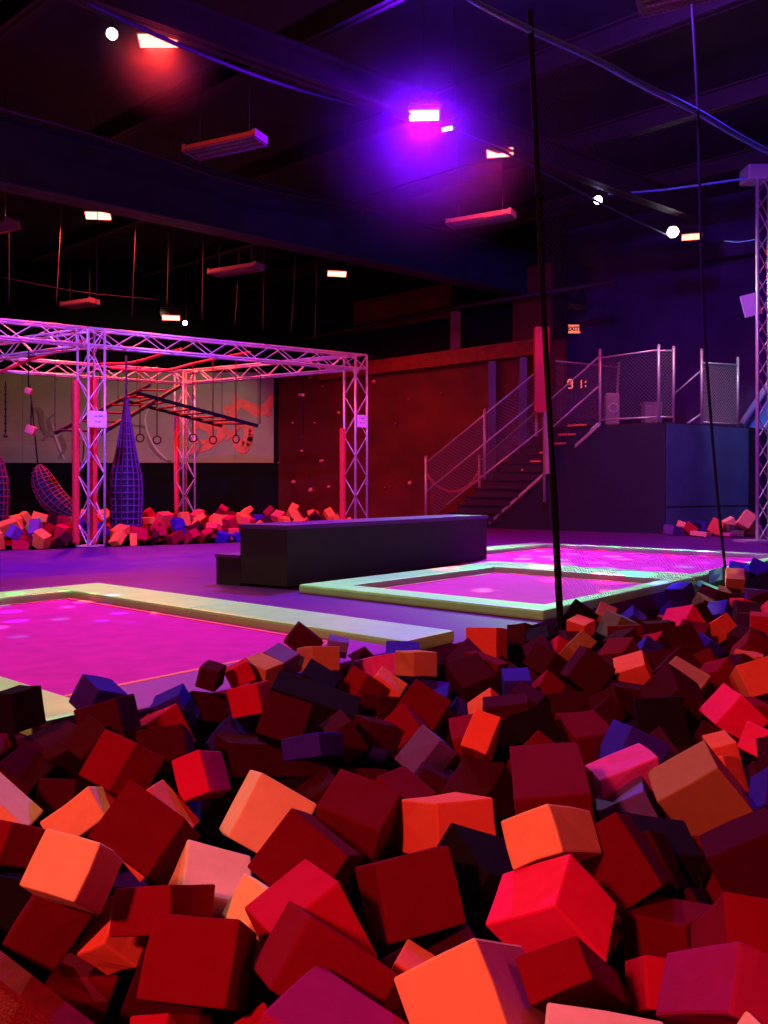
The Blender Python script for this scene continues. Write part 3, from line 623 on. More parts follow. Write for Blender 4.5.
# EXIT sign and clock on the back wall
def text(body, size, loc, rotz, m, parent, ext=.006, name='lettering'):
    cu = bpy.data.curves.new(name, 'FONT'); cu.body = body; cu.size = size; cu.extrude = ext; cu.align_x = 'CENTER'; cu.align_y = 'CENTER'; cu.offset = .008
    to = bpy.data.objects.new('tmp', cu); col.objects.link(to)
    dg = bpy.context.evaluated_depsgraph_get(); me = bpy.data.meshes.new_from_object(to.evaluated_get(dg)); bpy.data.objects.remove(to)
    me.materials.clear(); me.materials.append(m); o = bpy.data.objects.new(name, me); col.objects.link(o); o.parent = parent
    o.location = loc; o.rotation_euler = (R(90), 0, rotz); return o
def on_backwall(u, v, b=23.0):
    t = (u - 384) / 830; a = (.648 * b - t * .762 * b) / (.762 + t * .648); p = AB(a, b); p.z = 1 + (490 - v) / 830 * p.y; return p
rz = math.atan2(-.648, .762)
ex = on_backwall(573, 329); t = thing('exit_sign', 'small lit red EXIT sign on the dark wall above the stairs', 'sign', ex); t.rotation_euler.z = 0; t.scale = (.85, .85, .85)
bm = B(); box(bm, (0, .04, 0), .46, .07, .33, None, .01); obj('sign_housing', bm, M['dark'], t)
bm = B(); box(bm, (0, .0, 0), .44, .012, .31); obj('sign_face', bm, M['exitface'], t)
text('EXIT', .2, (0, -.01, 0), 0, M['exitred'], t)
bm = B(); sphere(bm, (.24, -.01, -.12), .02); obj('indicator_lamp', bm, M['red_led'], t)
ck = on_backwall(578, 384); t = thing('digital_clock', 'red digital scoreboard clock on the wall behind the stair fence', 'clock', ck); t.rotation_euler.z = 0; t.scale = (1.2, 1.2, 1.2)
bm = B(); box(bm, (0, .05, 0), .72, .08, .34, None, .01); obj('clock_case', bm, M['black'], t)
def seg7(x, on, s=.105):
    S_ = dict(a=(0, s, 1), g=(0, 0, 1), d=(0, -s, 1), f=(-s / 2, s / 2, 0), b=(s / 2, s / 2, 0), e=(-s / 2, -s / 2, 0), c=(s / 2, -s / 2, 0))
    bm = B()
    for k in on:
        px, pz, h = S_[k]; box(bm, (px, 0, pz), s * .9 if h else .034, .02, .034 if h else s * .9, None, .008)
    o = obj('lit_digit', bm, M['red_led'], t); o.location = (x, -.01, 0)
seg7(-.2, 'abcdfg'); seg7(.03, 'bc')
bm = B(); box(bm, (.2, -.01, .05), .045, .02, .045); box(bm, (.2, -.01, -.06), .045, .02, .045); box(bm, (.27, -.01, .1), .03, .02, .03); obj('lit_colon', bm, M['red_led'], t)

# ------------------------------------------------------------------ lamps and heaters
def flood(p, aim, m, label, s=.34, name='flood_light', cat='flood light'):
    t = thing(name, label, cat, p); rot = (Vector(aim)).to_track_quat('-Z', 'Y').to_matrix()
    bm = B(); box(bm, rot @ Vector((0, 0, .09)), s * 1.25, s * .5, .14, rot, .015)
    for k in range(5): box(bm, rot @ Vector((0, -.12 + .06 * k, .18)), s * 1.1, .012, .05, rot)
    obj('lamp_housing', bm, M['dark'], t)
    bm = B(); box(bm, rot @ Vector((0, 0, .004)), s * 1.1, s * .36, .02, rot, .006); obj('lamp_glass', bm, m, t)
    bm = B(); hw = s * .68
    for sg in (-1, 1): bar(bm, rot @ Vector((sg * hw, 0, .08)), rot @ Vector((sg * hw, 0, .42)), .02, .03)
    bar(bm, rot @ Vector((-hw, 0, .42)), rot @ Vector((hw, 0, .42)), .03, .02); tube(bm, [rot @ Vector((0, 0, .42)), Vector((*(rot @ Vector((0, 0, .42)))[:2], 8.98 - p[2]))], .012, 6); obj('yoke', bm, M['dark'], t)
def led(p, aim, m, label, r=.07):
    t = thing('led_spotlight', label, 'spotlight', p); rot = Vector(aim).to_track_quat('-Z', 'Y').to_matrix()
    bm = B(); tube(bm, [rot @ Vector((0, 0, z)) for z in (.02, .06, .2, .24)], [r * 1.25, r * 1.3, r * 1.1, r * .6], 14); obj('lamp_can', bm, M['dark'], t, True)
    bm = B(); tube(bm, [rot @ Vector((0, 0, z)) for z in (-.01, .015)], r, 14); obj('lamp_glass', bm, m, t)
    bm = B(); tube(bm, [rot @ Vector((0, 0, .14)), Vector((*(rot @ Vector((0, 0, .14)))[:2], 8.98 - p[2]))], .012, 6); obj('yoke', bm, M['dark'], t)
flood(D(158, 41, 11.1), (-.0, -1, -1.25), M['lens_red'], 'red flood light at the upper left, beside a small white spotlight', .46)
flood(D(98, 216, 18.2), (.1, -1, -1.3), M['lens_red'], 'red flood light on the left, above the truss frame', .48)
flood(D(171, 318, 23.0), (.2, -1, -1.3), M['lens_red'], 'red flood light just above the truss beam, beside a tiny white lamp', .42)
flood(D(337, 274, 23.0), (.2, -1, -1.3), M['lens_red'], 'small red flood light under the deep girder near the picture centre', .46)
flood(D(500, 153, 14.8), (-.2, -1, -1.2), M['lens_red'], 'red flood light right of the violet lamp', .42)
flood(D(692, 237, 18.3), (-.3, -1, -1.2), M['lens_red'], 'red flood light at the right, touching a bright white spotlight', .38)
flood(D(424, 116, 13.3), (-.05, -1, -1.25), M['lens_vio'], 'large bright violet-white flood light at the top centre', .42)
flood(D(447, 129, 13.4), (-.5, -1, -.9), M['lens_vio'], 'small slanted violet-white strip lamp beside the large violet flood', .16)
led(D(112, 34, 11.0), (.3, -1, -.9), M['lens_white'], 'small white spotlight left of the upper-left red flood')
led(D(185, 323, 22.8), (0, -1, -.5), M['lens_white'], 'tiny white spotlight beside the red flood above the truss beam', .06)
led(D(598, 200, 17.0), (-.1, -1, -.8), M['lens_bw'], 'blue-white spotlight at the left end of the thin guy cable', .085)
led(D(673, 232, 18.2), (-.4, -1, -.7), M['lens_white'], 'bright white spotlight left of the right-hand red flood', .12)
def heater(p, q, label, wd=.42):
    p, q = Vector(p), Vector(q); c = (p + q) / 2; t = thing('ceiling_heater', label, 'heater', c); L = (q - p).length; d = (q - p).normalized(); s, u = frame_of(d)
    bm = B()
    a = [(-wd / 2, 0), (-wd / 2 + .07, .10), (wd / 2 - .07, .10), (wd / 2, 0), (wd / 2 - .02, -.0), (wd / 2 - .08, .085), (-wd / 2 + .08, .085), (-wd / 2 + .02, 0)]
    r0 = [bm.verts.new(s * x + u * z - d * L / 2) for x, z in a]; r1 = [bm.verts.new(s * x + u * z + d * L / 2) for x, z in a]
    for i in range(8): bm.faces.new((r0[i], r0[(i + 1) % 8], r1[(i + 1) % 8], r1[i]))
    bm.faces.new(r0); bm.faces.new(r1[::-1]); obj('reflector_hood', bm, M['heater'], t)
    for e in (-1, 1): bm = B(); box(bm, d * e * (L / 2) + u * .05, .06, wd * .8, .12, Matrix((d, s, u)).transposed()); obj('end_cap', bm, M['heater'], t)
    for k in (-1, 0, 1):
        bm = B(); tube(bm, [s * k * wd * .25 + u * .03 - d * L * .47, s * k * wd * .25 + u * .03 + d * L * .47], .018, 8); obj('heater_tube', bm, M['box'], t, True)
    bm = B(); n = int(L / .05)
    for k in range(n + 1): bar(bm, d * (-L / 2 + L * k / n) - s * wd / 2 - u * .02, d * (-L / 2 + L * k / n) + s * wd / 2 - u * .02, .006, .006)
    for k in range(7): bar(bm, s * (-wd / 2 + wd * k / 6) - d * L / 2 - u * .02, s * (-wd / 2 + wd * k / 6) + d * L / 2 - u * .02, .006, .006)
    obj('wire_guard', bm, M['heater'], t)
    for e in (-.35, .35): bm = B(); tube(bm, [d * L * e + u * .1, d * L * e + Vector((0, 0, 8.98 - c.z))], .007, 5); obj('hanger', bm, M['dark'], t)
def HP(u, v, z): y = (z - 1) * 830 / (490 - v); return D(u, v, y)
heater(HP(190, 155, 6.3), HP(260, 140, 6.3), 'ceiling heater with wire guard at the upper left, the largest of the left ones')
heater(HP(450, 226, 6.2), HP(512, 216, 6.2), 'ceiling heater with wire guard below the violet flood')
heater(HP(213, 275, 5.9), HP(259, 268, 5.9), 'ceiling heater with wire guard above the middle of the truss beam')
heater(HP(640, 5, 6.0), HP(720, -14, 6.0), 'ceiling heater cut by the top edge of the picture, right side')
heater(HP(-32, 236, 6.2), HP(12, 225, 6.2), 'ceiling heater cut by the left edge of the picture')
heater(HP(66, 307, 5.6), HP(94, 303, 5.6), 'small distant ceiling heater at the left, just above the truss')

# hanging ropes above the truss frame, from the deep girder
for i, (u0, v0, u1, v1, y) in enumerate([(5, 200, 9, 303, 17), (63, 212, 56, 306, 18), (96, 222, 96, 308, 17.5), (137, 225, 132, 316, 18.2), (168, 230, 167, 308, 19), (202, 245, 202, 320, 18.5), (243, 240, 235, 325, 18.8), (263, 250, 263, 330, 18.6), (299, 256, 291, 334, 19), (316, 262, 315, 340, 19)]):
    bm = B(); p, q = D(u0, v0, y), D(u1, v1, y); p.z = 8.98; mid = p.lerp(q, .5) + Vector((.03, 0, 0)); tube(bm, catmull([p, mid, q], 5), .009, 5)
    tag(obj('suspension_cable', bm, M['joist'], smooth=True), 'thin cable hanging from the ceiling to the truss frame, %s of ten from the left' % ['first', 'second', 'third', 'fourth', 'fifth', 'sixth', 'seventh', 'eighth', 'ninth', 'tenth'][i], 'cable', 'cables above the truss frame')
# long sagging cables under the ceiling
for pts, lab, m_, r_ in (([D(-20, 103, 12), D(110, 140, 13.5), D(250, 186, 16), D(384, 212, 19)], 'thin ceiling conduit sloping down from the left edge', 'joist', .025),
                    ([D(80, 0, 9.5), D(200, 54, 11), D(300, 90, 12.5), D(415, 118, 13.4)], 'thin ceiling conduit that reaches the violet flood', 'duct', .03),
                    ([D(0, 277, 17), D(80, 292, 17.5), D(160, 300, 18)], 'sagging thin cable above the truss at the left edge', 'rope', .012),
                    ([D(430, 122, 13.4), D(500, 150, 14.5), D(600, 203, 17), D(672, 238, 18.4)], 'thin ceiling conduit linking the violet, red and white lamps', 'duct', .025)):
    bm = B(); tube(bm, catmull(pts), r_, 6); tag(obj('ceiling_conduit', bm, M[m_], smooth=True), lab, 'conduit')
# festoon hoses inside the truss frame
for pts, lab in (([D(100, 364, 16.5), D(130, 363, 17), D(160, 355, 17.5), D(182, 349, 17.8)], 'red-lit hose sagging under the truss beam right of the left post'),
                 ([D(110, 368, 18.5), D(160, 371, 19), D(200, 362, 19), D(250, 352, 18.5)], 'red-lit hose sagging in the middle of the truss frame'),
                 ([D(0, 372, 16), D(30, 360, 16), D(60, 350, 16), D(80, 341, 15.8)], 'red-lit hose under the truss beam left of the left post')):
    bm = B(); tube(bm, catmull(pts), .03, 7); tag(obj('sagging_hose', bm, M['padred'], smooth=True), lab, 'hose')

# ------------------------------------------------------------------ ninja course gear under the truss
def net_bag(c, ztop, zc, zb, rmax, lab, red=False, tilt=None):
    zb += 0
    t = thing('net_bag', lab, 'net bag', c); m = M['netropered' if red else 'netrope']
    prof = [(ztop, .03), (ztop - .25, .06), (ztop - .6, .12), (zc + .35, rmax * .66), (zc, rmax * .93), (zc - .35, rmax), (zb + .25, rmax * .92), (zb + .06, rmax * .7), (zb, rmax * .3)]
    zr = lambda z: next((r0 + (r1 - r0) * (z0 - z) / (z0 - z1) for (z0, r0), (z1, r1) in zip(prof, prof[1:]) if z0 >= z >= z1), .05)
    bm = B(); tube(bm, [(0, 0, z) for z, r in prof], [r * .86 for z, r in prof], 16); obj('bag_core', bm, M['bag'], t, True)
    nv = 16
    bm = B()
    for k in range(nv):
        a = 2 * math.pi * k / nv
        tube(bm, [(math.cos(a) * r, math.sin(a) * r, z) for z, r in prof], .014, 5, False)
    z = ztop - .3
    while z > zb + .05: ring(bm, (0, 0, z), zr(z), .013, (0, 0, 1), 18, 5); z -= .125
    obj('cargo_netting', bm, m, t, True)
    bm = B(); tube(bm, [(0, 0, ztop - .05), (0, 0, 3.6)], .02, 6); ring(bm, (0, 0, ztop), .05, .014, (0, 1, 0), 10, 5); obj('hanging_rope', bm, m, t, True)
    return t
net_bag((-5.0, 16.1, 0), 2.75, 1.3, .08, .31, 'tall purple cargo-net bag hanging right of the left truss post')
net_bag((-7.55, 16.0, 0), 2.3, 1.2, .25, .3, 'red cargo-net bag cut by the left edge of the picture', True)
# slumped cargo net hammock
t = thing('cargo_net_hammock', 'slumped red and blue cargo net hanging left of the left truss post', 'cargo net', D(52, 495, 17))
O = t.location.copy()
bm = B(); bm2 = B(); rr = []
cen = catmull([D(38, 466, 17), D(42, 480, 17), D(52, 497, 17), D(66, 510, 17), D(80, 518, 17)], 4); rad = [.05, .10, .15, .19, .22, .24, .25, .26, .26, .26, .25, .24, .21, .18, .15, .11, .07]
tube(bm2, [p - O for p in cen], [r * .85 for r in rad[:len(cen)]], 12); obj('net_fill', bm2, M['bag'], t, True)
for k in range(12):
    a = 2 * math.pi * k / 12
    tube(bm, [p - O + Vector((math.cos(a) * r * .8, math.sin(a) * r, math.cos(a) * r * .55)) for p, r in zip(cen, rad)], .016, 5, False)
for i in range(1, len(cen) - 1): ring(bm, cen[i] - O, rad[i], .015, cen[i + 1] - cen[i - 1], 14, 5)
obj('cargo_netting', bm, M['netropered'], t, True)
bm = B(); tube(bm, [D(38, 467, 17) - O, D(30, 385, 16.6) - O], .014, 5); tube(bm, [D(80, 515, 17) - O, D(84, 440, 16.8) - O], .014, 5); obj('hanging_rope', bm, M['rope'], t, True)
# monkey-bar ladders
def ladder(p0, p1, p2, p3, n, lab, m1, m2):
    t = thing('monkey_bar_ladder', lab, 'monkey bars', p0); O = Vector(p0)
    for a, b in ((p0, p1), (p3, p2)): bm = B(); bar(bm, a - O, b - O, .06, .07); obj('side_rail', bm, M[m1], t)
    for k in range(n): bm = B(); a = p0.lerp(p1, (k + .3) / n); b = p3.lerp(p2, (k + .3) / n); tube(bm, [a - O, b - O], .022, 7); obj('rung', bm, M[m2], t, True)
    for a in (p0, p1, p2, p3): bm = B(); tube(bm, [a - O, Vector((a.x, a.y, 3.7)) - O], .008, 5); obj('hanging_wire', bm, M['roper'], t)
ladder(D(55, 433, 16.2), D(150, 385, 19), D(180, 386, 19), D(100, 434, 15.7), 6, 'dark monkey-bar ladder sloping up behind the left truss post', 'dark', 'beamred')
ladder(D(137, 393, 17), D(258, 426, 17.5), D(222, 426, 18.3), D(118, 399, 18.2), 9, 'long dark red monkey-bar ladder sloping down toward the mural', 'rope', 'beamred')
# rings and grips
for i, (u, v, y, v0) in enumerate([(140, 438, 18.5, 366), (157, 440, 18.3, 366), (193, 438, 18, 362), (213, 440, 18, 360), (236, 439, 18, 360)]):
    p = D(u, v, y); t = thing('hanging_ring', 'gymnastic ring on a rope under the truss, %s of five from the left' % ['first', 'second', 'third', 'fourth', 'fifth'][i], 'ring', p, 'rings on ropes')
    bm = B(); ring(bm, (0, 0, 0), .085, .016, (.2 * i - .3, 1, 0), 18, 6); obj('ring', bm, M['roper'], t, True)
    bm = B(); q = D(u, v0, y) - p; tube(bm, [(0, 0, .09), q], .012, 5); obj('ring_rope', bm, M['roper'], t, True)
for i, (u, v, y, v0, lab, s) in enumerate([(28.5, 391, 15.2, 350, 'small red grip block on a rope, upper of two near the left edge', .06), (31, 430, 15.0, 400, 'red grip block on a rope, lower of two near the left edge', .085), (303, 395, 18.8, 362, 'small red grip block on a rope in front of the climbing wall', .035), (5.5, 436, 16, 380, 'small black ball on a chain at the left edge', .035), (260, 425, 18, 370, 'thin rope end hanging in front of the mural right of the rings', .02)]):
    p = D(u, v, y); t = thing('hanging_grip', lab, 'grip', p)
    bm = B()
    if i == 3: sphere(bm, (0, 0, 0), .04)
    else: box(bm, (0, 0, 0), s * 2, s * 1.6, s * 1.8, Matrix.Rotation(R(20), 3, 'Y'), s * .3)
    obj('grip_block', bm, M['dark'] if i == 3 else M['redcube'], t, True)
    bm = B(); q = D(u + .3, v0, y) - p; tube(bm, [(0, 0, s * .8), q], .012, 5)
    if i == 2: tube(bm, [(0, 0, 0), (0, 0, -.9)], .012, 5)
    if i == 3:
        for k in range(14): ring(bm, (0, 0, .1 + .07 * k), .02, .007, (1, 0, 0) if k % 2 else (0, 1, 0), 8, 4)
    obj('grip_rope', bm, M['rope'], t, True)


HERO = [
["k",-1.368,3.043,-0.749,0.067,0.113,0.006,0.018,-0.004,-0.144,-0.111,0.067,-0.015],
["b",-1.087,3.167,-0.766,-0.093,0.079,0.049,0.078,0.12,-0.045,-0.058,-0.002,-0.108],
["d",-0.967,2.993,-0.751,-0.156,0.012,-0.046,0.035,-0.019,-0.122,0.018,0.158,-0.02],
["r2",-0.789,2.643,-0.804,-0.13,0.084,0.022,-0.064,-0.066,-0.129,0.063,0.122,-0.093],
["d",-1.391,3.139,-0.944,0.124,0.167,0.035,0.173,-0.121,-0.034,-0.007,0.049,-0.21],
["d",-1.027,2.885,-0.779,-0.074,-0.053,-0.084,0.101,-0.104,-0.023,0.061,0.083,-0.106],
["d",-1.317,3.033,-0.922,-0.023,-0.174,-0.023,0.124,-0.005,-0.086,-0.097,0.032,-0.142],
["r",-1.485,3.322,-1.028,-0.069,-0.001,0.15,0.01,-0.185,0.004,-0.167,-0.011,-0.077],
["o",-1.092,2.671,-1.03,-0.16,-0.008,0.149,0.033,-0.208,0.024,-0.141,-0.04,-0.153],
["d",-1.186,2.849,-0.988,0.154,-0.075,0.021,-0.005,-0.048,-0.13,0.076,0.142,-0.055],
["o",-0.87,2.449,-0.875,-0.131,-0.039,-0.091,0.063,-0.024,-0.08,-0.016,0.256,-0.088],
["d2",-0.534,2.242,-0.889,-0.175,0.055,0.09,-0.087,-0.08,-0.121,-0.003,0.187,-0.122],
["s",-0.719,2.686,-0.931,0.008,-0.192,0.036,0.129,-0.019,-0.129,-0.138,-0.031,-0.134],
["y",-0.605,1.775,-0.753,-0.132,0.039,0.017,-0.033,-0.069,-0.095,0.02,0.103,-0.082],
["r2",-1.018,2.262,-0.906,0.074,0.101,-0.064,-0.021,-0.045,-0.095,-0.118,0.08,-0.011],
["d2",-0.761,1.866,-0.881,0.109,0.016,-0.075,-0.107,0.013,-0.154,-0.01,0.173,0.022],
["s",-0.635,1.874,-1.025,0.02,0.109,0.071,-0.082,0.047,-0.05,0.067,0.037,-0.076],
["r3",-0.794,2.052,-1.137,0.136,0.014,-0.072,0.034,-0.191,0.027,-0.086,-0.04,-0.17],
["r2",-0.278,1.631,-0.845,-0.173,0.009,0.014,-0.014,-0.083,-0.123,-0.001,0.198,-0.133],
["r2",-0.472,1.838,-0.873,-0.15,0.062,-0.038,0.004,-0.045,-0.091,0.072,0.136,-0.063],
["r3",-0.417,1.598,-1.009,-0.084,0.036,-0.028,0.048,0.074,-0.049,0.002,-0.032,-0.046],
["y",-0.373,2.522,-0.858,-0.092,-0.077,-0.166,0.173,0.027,-0.109,-0.06,0.181,-0.05],
["d2",-0.247,2.179,-0.833,-0.105,-0.05,-0.136,0.155,-0.06,-0.097,0.035,0.335,-0.15],
["c2",-0.611,2.741,-0.856,-0.095,0.0,-0.037,0.048,-0.049,-0.123,0.031,0.223,-0.077],
["d",-0.592,3.192,-0.976,0.401,0.186,-0.065,-0.013,-0.015,-0.123,-0.089,0.188,-0.013],
["r3",-0.843,3.387,-0.87,-0.084,-0.163,-0.043,0.077,0.002,-0.155,-0.146,0.095,-0.072],
["d",-0.704,2.921,-0.819,-0.162,-0.029,-0.019,0.027,-0.059,-0.144,-0.04,0.317,-0.138],
["b",-0.856,3.45,-0.856,-0.012,0.145,0.024,-0.123,-0.0,-0.057,0.063,0.028,-0.135],
["d",-0.719,3.598,-0.793,-0.087,0.014,0.023,0.021,0.104,0.015,-0.022,0.017,-0.091],
["r3",-0.623,3.793,-0.783,-0.101,-0.024,-0.051,-0.028,0.121,-0.003,0.04,0.007,-0.084],
["r3",-0.54,3.518,-0.817,-0.132,0.027,-0.036,0.028,-0.021,-0.121,0.034,0.141,-0.017],
["d",-0.718,3.753,-0.916,-0.121,-0.106,0.04,0.026,-0.074,-0.117,-0.111,0.095,-0.084],
["b",-0.653,3.499,-0.983,-0.012,0.139,0.005,-0.109,-0.006,-0.098,0.084,0.011,-0.094],
["s2",-0.55,3.866,-0.84,-0.131,0.086,0.034,0.073,0.106,0.016,-0.011,0.023,-0.103],
["v",-0.483,4.002,-0.838,-0.112,0.069,0.042,0.07,0.093,0.034,-0.011,0.049,-0.108],
["d",-0.441,4.29,-0.688,-0.078,-0.017,-0.098,0.129,0.003,-0.103,-0.016,0.16,-0.015],
["s2",-0.355,4.091,-0.772,-0.092,0.134,-0.032,0.135,0.088,-0.016,0.003,-0.025,-0.115],
["k",-0.347,3.996,-0.81,-0.035,-0.179,-0.034,0.146,-0.012,-0.088,-0.089,0.047,-0.156],
["k",-0.476,3.788,-0.819,0.377,-0.011,-0.129,-0.02,-0.16,-0.044,-0.062,0.059,-0.187],
["d",-0.435,3.167,-0.762,0.169,-0.017,-0.05,-0.049,-0.075,-0.14,-0.008,0.153,-0.079],
["v",-0.283,4.272,-0.769,-0.007,0.116,0.007,0.105,0.007,-0.022,-0.018,0.004,-0.082],
["d",-0.109,4.691,-0.883,-0.132,0.122,-0.087,-0.062,-0.144,-0.108,0.139,0.048,-0.144],
["w",-0.069,4.424,-0.888,0.138,0.103,0.003,0.022,-0.027,-0.112,-0.096,0.131,-0.051],
["r2",-0.077,4.027,-0.897,-0.081,0.11,0.026,-0.07,-0.025,-0.112,0.087,0.081,-0.073],
["s",-0.008,4.364,-0.92,-0.036,-0.177,-0.012,0.132,-0.021,-0.096,-0.102,0.031,-0.146],
["s2",0.155,4.313,-0.842,-0.098,0.136,-0.019,0.131,0.092,-0.017,-0.003,-0.019,-0.127],
["b",0.013,4.835,-0.877,0.191,0.001,-0.004,-0.0,-0.2,-0.049,-0.004,0.048,-0.199],
["b",0.319,4.13,-1.029,-0.151,0.019,0.011,0.023,0.163,0.038,-0.007,0.037,-0.155],
["d",-0.022,3.937,-0.973,-0.083,0.104,-0.018,0.102,0.076,-0.031,-0.01,-0.025,-0.095],
["r2",0.08,3.626,-0.924,-0.125,-0.002,-0.111,0.075,-0.131,-0.082,0.09,0.116,-0.104],
["v",0.227,3.314,-0.998,-0.068,0.082,0.042,-0.117,-0.028,-0.136,0.078,0.11,-0.09],
["d",-0.174,3.331,-0.878,-0.088,-0.029,-0.057,0.05,-0.133,-0.01,0.066,0.033,-0.119],
["d",-0.125,3.52,-0.949,-0.026,-0.016,-0.095,0.074,-0.12,0.001,0.113,0.07,-0.042],
["b",-0.227,2.906,-0.849,-0.145,0.067,-0.043,0.077,0.14,-0.04,0.01,-0.027,-0.074],
["s",0.712,5.276,-0.875,-0.186,0.093,-0.014,0.094,0.182,-0.034,-0.003,-0.035,-0.197],
["d",0.983,5.769,-0.922,-0.108,0.133,-0.037,-0.021,-0.056,-0.141,0.138,0.096,-0.058],
["k",0.977,5.755,-0.966,0.148,-0.03,0.037,-0.019,-0.163,-0.057,0.05,0.05,-0.16],
["d",0.557,4.966,-0.948,-0.138,-0.004,-0.131,-0.04,0.176,0.036,0.124,0.056,-0.133],
["d",1.031,5.385,-0.929,-0.134,0.029,-0.086,0.007,-0.163,-0.067,0.1,0.06,-0.136],
["d",0.944,5.147,-0.94,-0.088,-0.022,-0.131,0.092,-0.151,-0.037,0.119,0.096,-0.096],
["r3",1.165,5.547,-0.968,-0.069,0.117,-0.086,-0.044,-0.102,-0.103,0.147,0.023,-0.086],
["y2",1.126,5.133,-0.959,0.135,0.158,0.074,-0.075,0.141,-0.164,0.088,-0.04,-0.075],
["d",1.169,4.729,-0.898,-0.13,-0.023,-0.164,-0.008,0.2,-0.022,0.154,-0.007,-0.121],
["s",1.496,4.757,-1.004,-0.157,0.059,-0.066,0.028,0.148,0.066,0.077,0.048,-0.14],
["d",0.84,4.267,-1.039,0.242,0.097,-0.018,0.057,-0.172,-0.171,-0.076,0.155,-0.182],
["d",0.934,3.753,-1.003,0.125,0.121,0.046,-0.083,0.13,-0.116,0.067,-0.036,-0.088],
["d",1.144,4.146,-0.967,0.116,0.071,-0.067,0.004,-0.095,-0.093,-0.103,0.083,-0.09],
["k",1.123,3.721,-0.939,0.203,-0.041,0.028,0.017,-0.052,-0.2,0.046,0.194,-0.047],
["b",0.987,3.288,-0.934,-0.029,0.203,-0.029,-0.081,-0.033,-0.147,0.151,0.009,-0.085],
["s2",1.639,4.309,-1.043,-0.156,0.098,0.094,0.122,0.154,0.043,-0.045,0.081,-0.16],
["c",1.644,3.813,-0.945,-0.01,0.188,0.02,-0.119,0.009,-0.135,0.139,0.02,-0.121],
["s",1.908,4.516,-0.953,0.193,-0.003,0.055,0.041,-0.11,-0.15,0.034,0.162,-0.11],
["r3",2.594,5.877,-0.891,0.224,-0.094,-0.006,-0.005,0.005,-0.264,0.09,0.214,0.002],
["c",2.242,6.215,-1.015,0.122,0.135,0.14,-0.137,0.188,-0.061,0.112,0.038,-0.135],
["s",2.505,6.289,-0.986,0.137,0.098,0.048,0.082,-0.05,-0.132,-0.064,0.134,-0.091],
["b",2.915,7.035,-0.923,-0.124,0.109,-0.039,-0.078,-0.127,-0.107,0.098,0.061,-0.144],
["g",3.262,8.202,-1.017,-0.158,0.11,0.073,0.117,0.148,0.03,-0.031,0.054,-0.149],
["b",2.774,7.726,-0.924,0.13,0.107,0.058,-0.113,0.148,-0.02,0.05,0.018,-0.146],
["b",3.728,8.945,-0.761,0.179,-0.055,-0.022,-0.062,-0.169,-0.077,0.003,0.08,-0.178],
["g",3.51,8.595,-0.787,-0.089,0.133,-0.06,-0.044,-0.088,-0.13,0.143,0.057,-0.088],
["s2",3.416,8.296,-0.776,0.161,-0.063,-0.001,-0.051,-0.127,-0.1,0.037,0.097,-0.143],
["b",4.218,9.472,-0.762,-0.121,-0.1,-0.142,0.154,-0.068,-0.083,0.007,0.161,-0.119],
["k",3.923,8.591,-0.845,-0.18,0.069,-0.139,0.041,-0.163,-0.134,0.137,0.128,-0.114],
["v",3.647,8.132,-0.973,-0.035,0.173,-0.008,0.17,0.034,-0.019,-0.017,-0.011,-0.17],
["s",3.259,7.517,-0.979,-0.064,0.156,-0.019,-0.036,-0.031,-0.134,0.152,0.056,-0.053],
["s",3.202,6.922,-0.913,-0.09,0.083,-0.124,-0.006,-0.153,-0.099,0.16,0.048,-0.084],
["d",2.809,6.602,-0.965,0.018,-0.188,0.01,-0.036,-0.012,-0.169,0.184,0.016,-0.04],
["b",2.229,5.656,-1.022,-0.073,0.014,-0.104,0.12,0.034,-0.08,-0.019,0.144,0.033],
["r2",1.962,4.724,-0.948,-0.091,0.12,-0.052,-0.109,-0.107,-0.057,0.083,-0.003,-0.152],
["s",2.176,5.156,-0.985,0.061,-0.164,-0.014,-0.03,0.001,-0.142,0.159,0.062,-0.033],
["d",1.756,4.873,-0.908,-0.162,-0.066,-0.125,0.143,-0.06,-0.153,-0.012,0.196,-0.088],
["n",1.762,6.154,-0.94,-0.069,0.192,0.029,-0.076,-0.001,-0.174,0.18,0.077,-0.078],
["k",1.432,6.192,-0.807,-0.108,-0.146,-0.091,0.163,-0.044,-0.122,-0.068,0.138,-0.14],
["s",1.381,5.728,-0.936,-0.103,0.103,0.021,0.106,0.1,0.028,0.004,0.026,-0.108],
["s2",1.749,6.71,-0.895,-0.069,-0.127,-0.084,0.135,-0.037,-0.054,-0.026,0.103,-0.134],
["d",1.736,5.729,-0.949,-0.135,-0.104,-0.061,0.065,0.0,-0.144,-0.095,0.148,-0.042],
["b",2.045,6.816,-0.938,0.116,0.002,-0.098,-0.049,-0.156,-0.062,-0.101,0.079,-0.119],
["d",1.218,5.8,-0.978,0.187,-0.035,-0.006,-0.036,-0.184,-0.06,0.005,0.06,-0.189],
["b",1.745,5.506,-0.958,-0.076,-0.135,-0.061,0.104,-0.023,-0.08,-0.07,0.092,-0.117],
["b",0.645,4.572,-0.979,0.148,-0.012,0.007,-0.012,-0.172,-0.035,0.01,0.034,-0.17],
["s",0.51,4.011,-0.951,-0.106,0.053,-0.086,0.003,-0.13,-0.083,0.114,0.066,-0.101],
["d",0.461,3.87,-0.965,0.204,-0.029,0.03,-0.028,-0.197,0.002,0.029,-0.006,-0.202],
["d",0.698,4.224,-0.969,-0.073,-0.157,-0.008,0.121,-0.053,-0.058,-0.059,0.036,-0.156],
["r2",0.925,4.677,-1.007,-0.08,-0.123,-0.068,0.101,-0.017,-0.087,-0.073,0.106,-0.105],
["b",0.385,4.366,-1.078,-0.069,-0.156,-0.082,0.127,-0.017,-0.075,-0.068,0.103,-0.138],
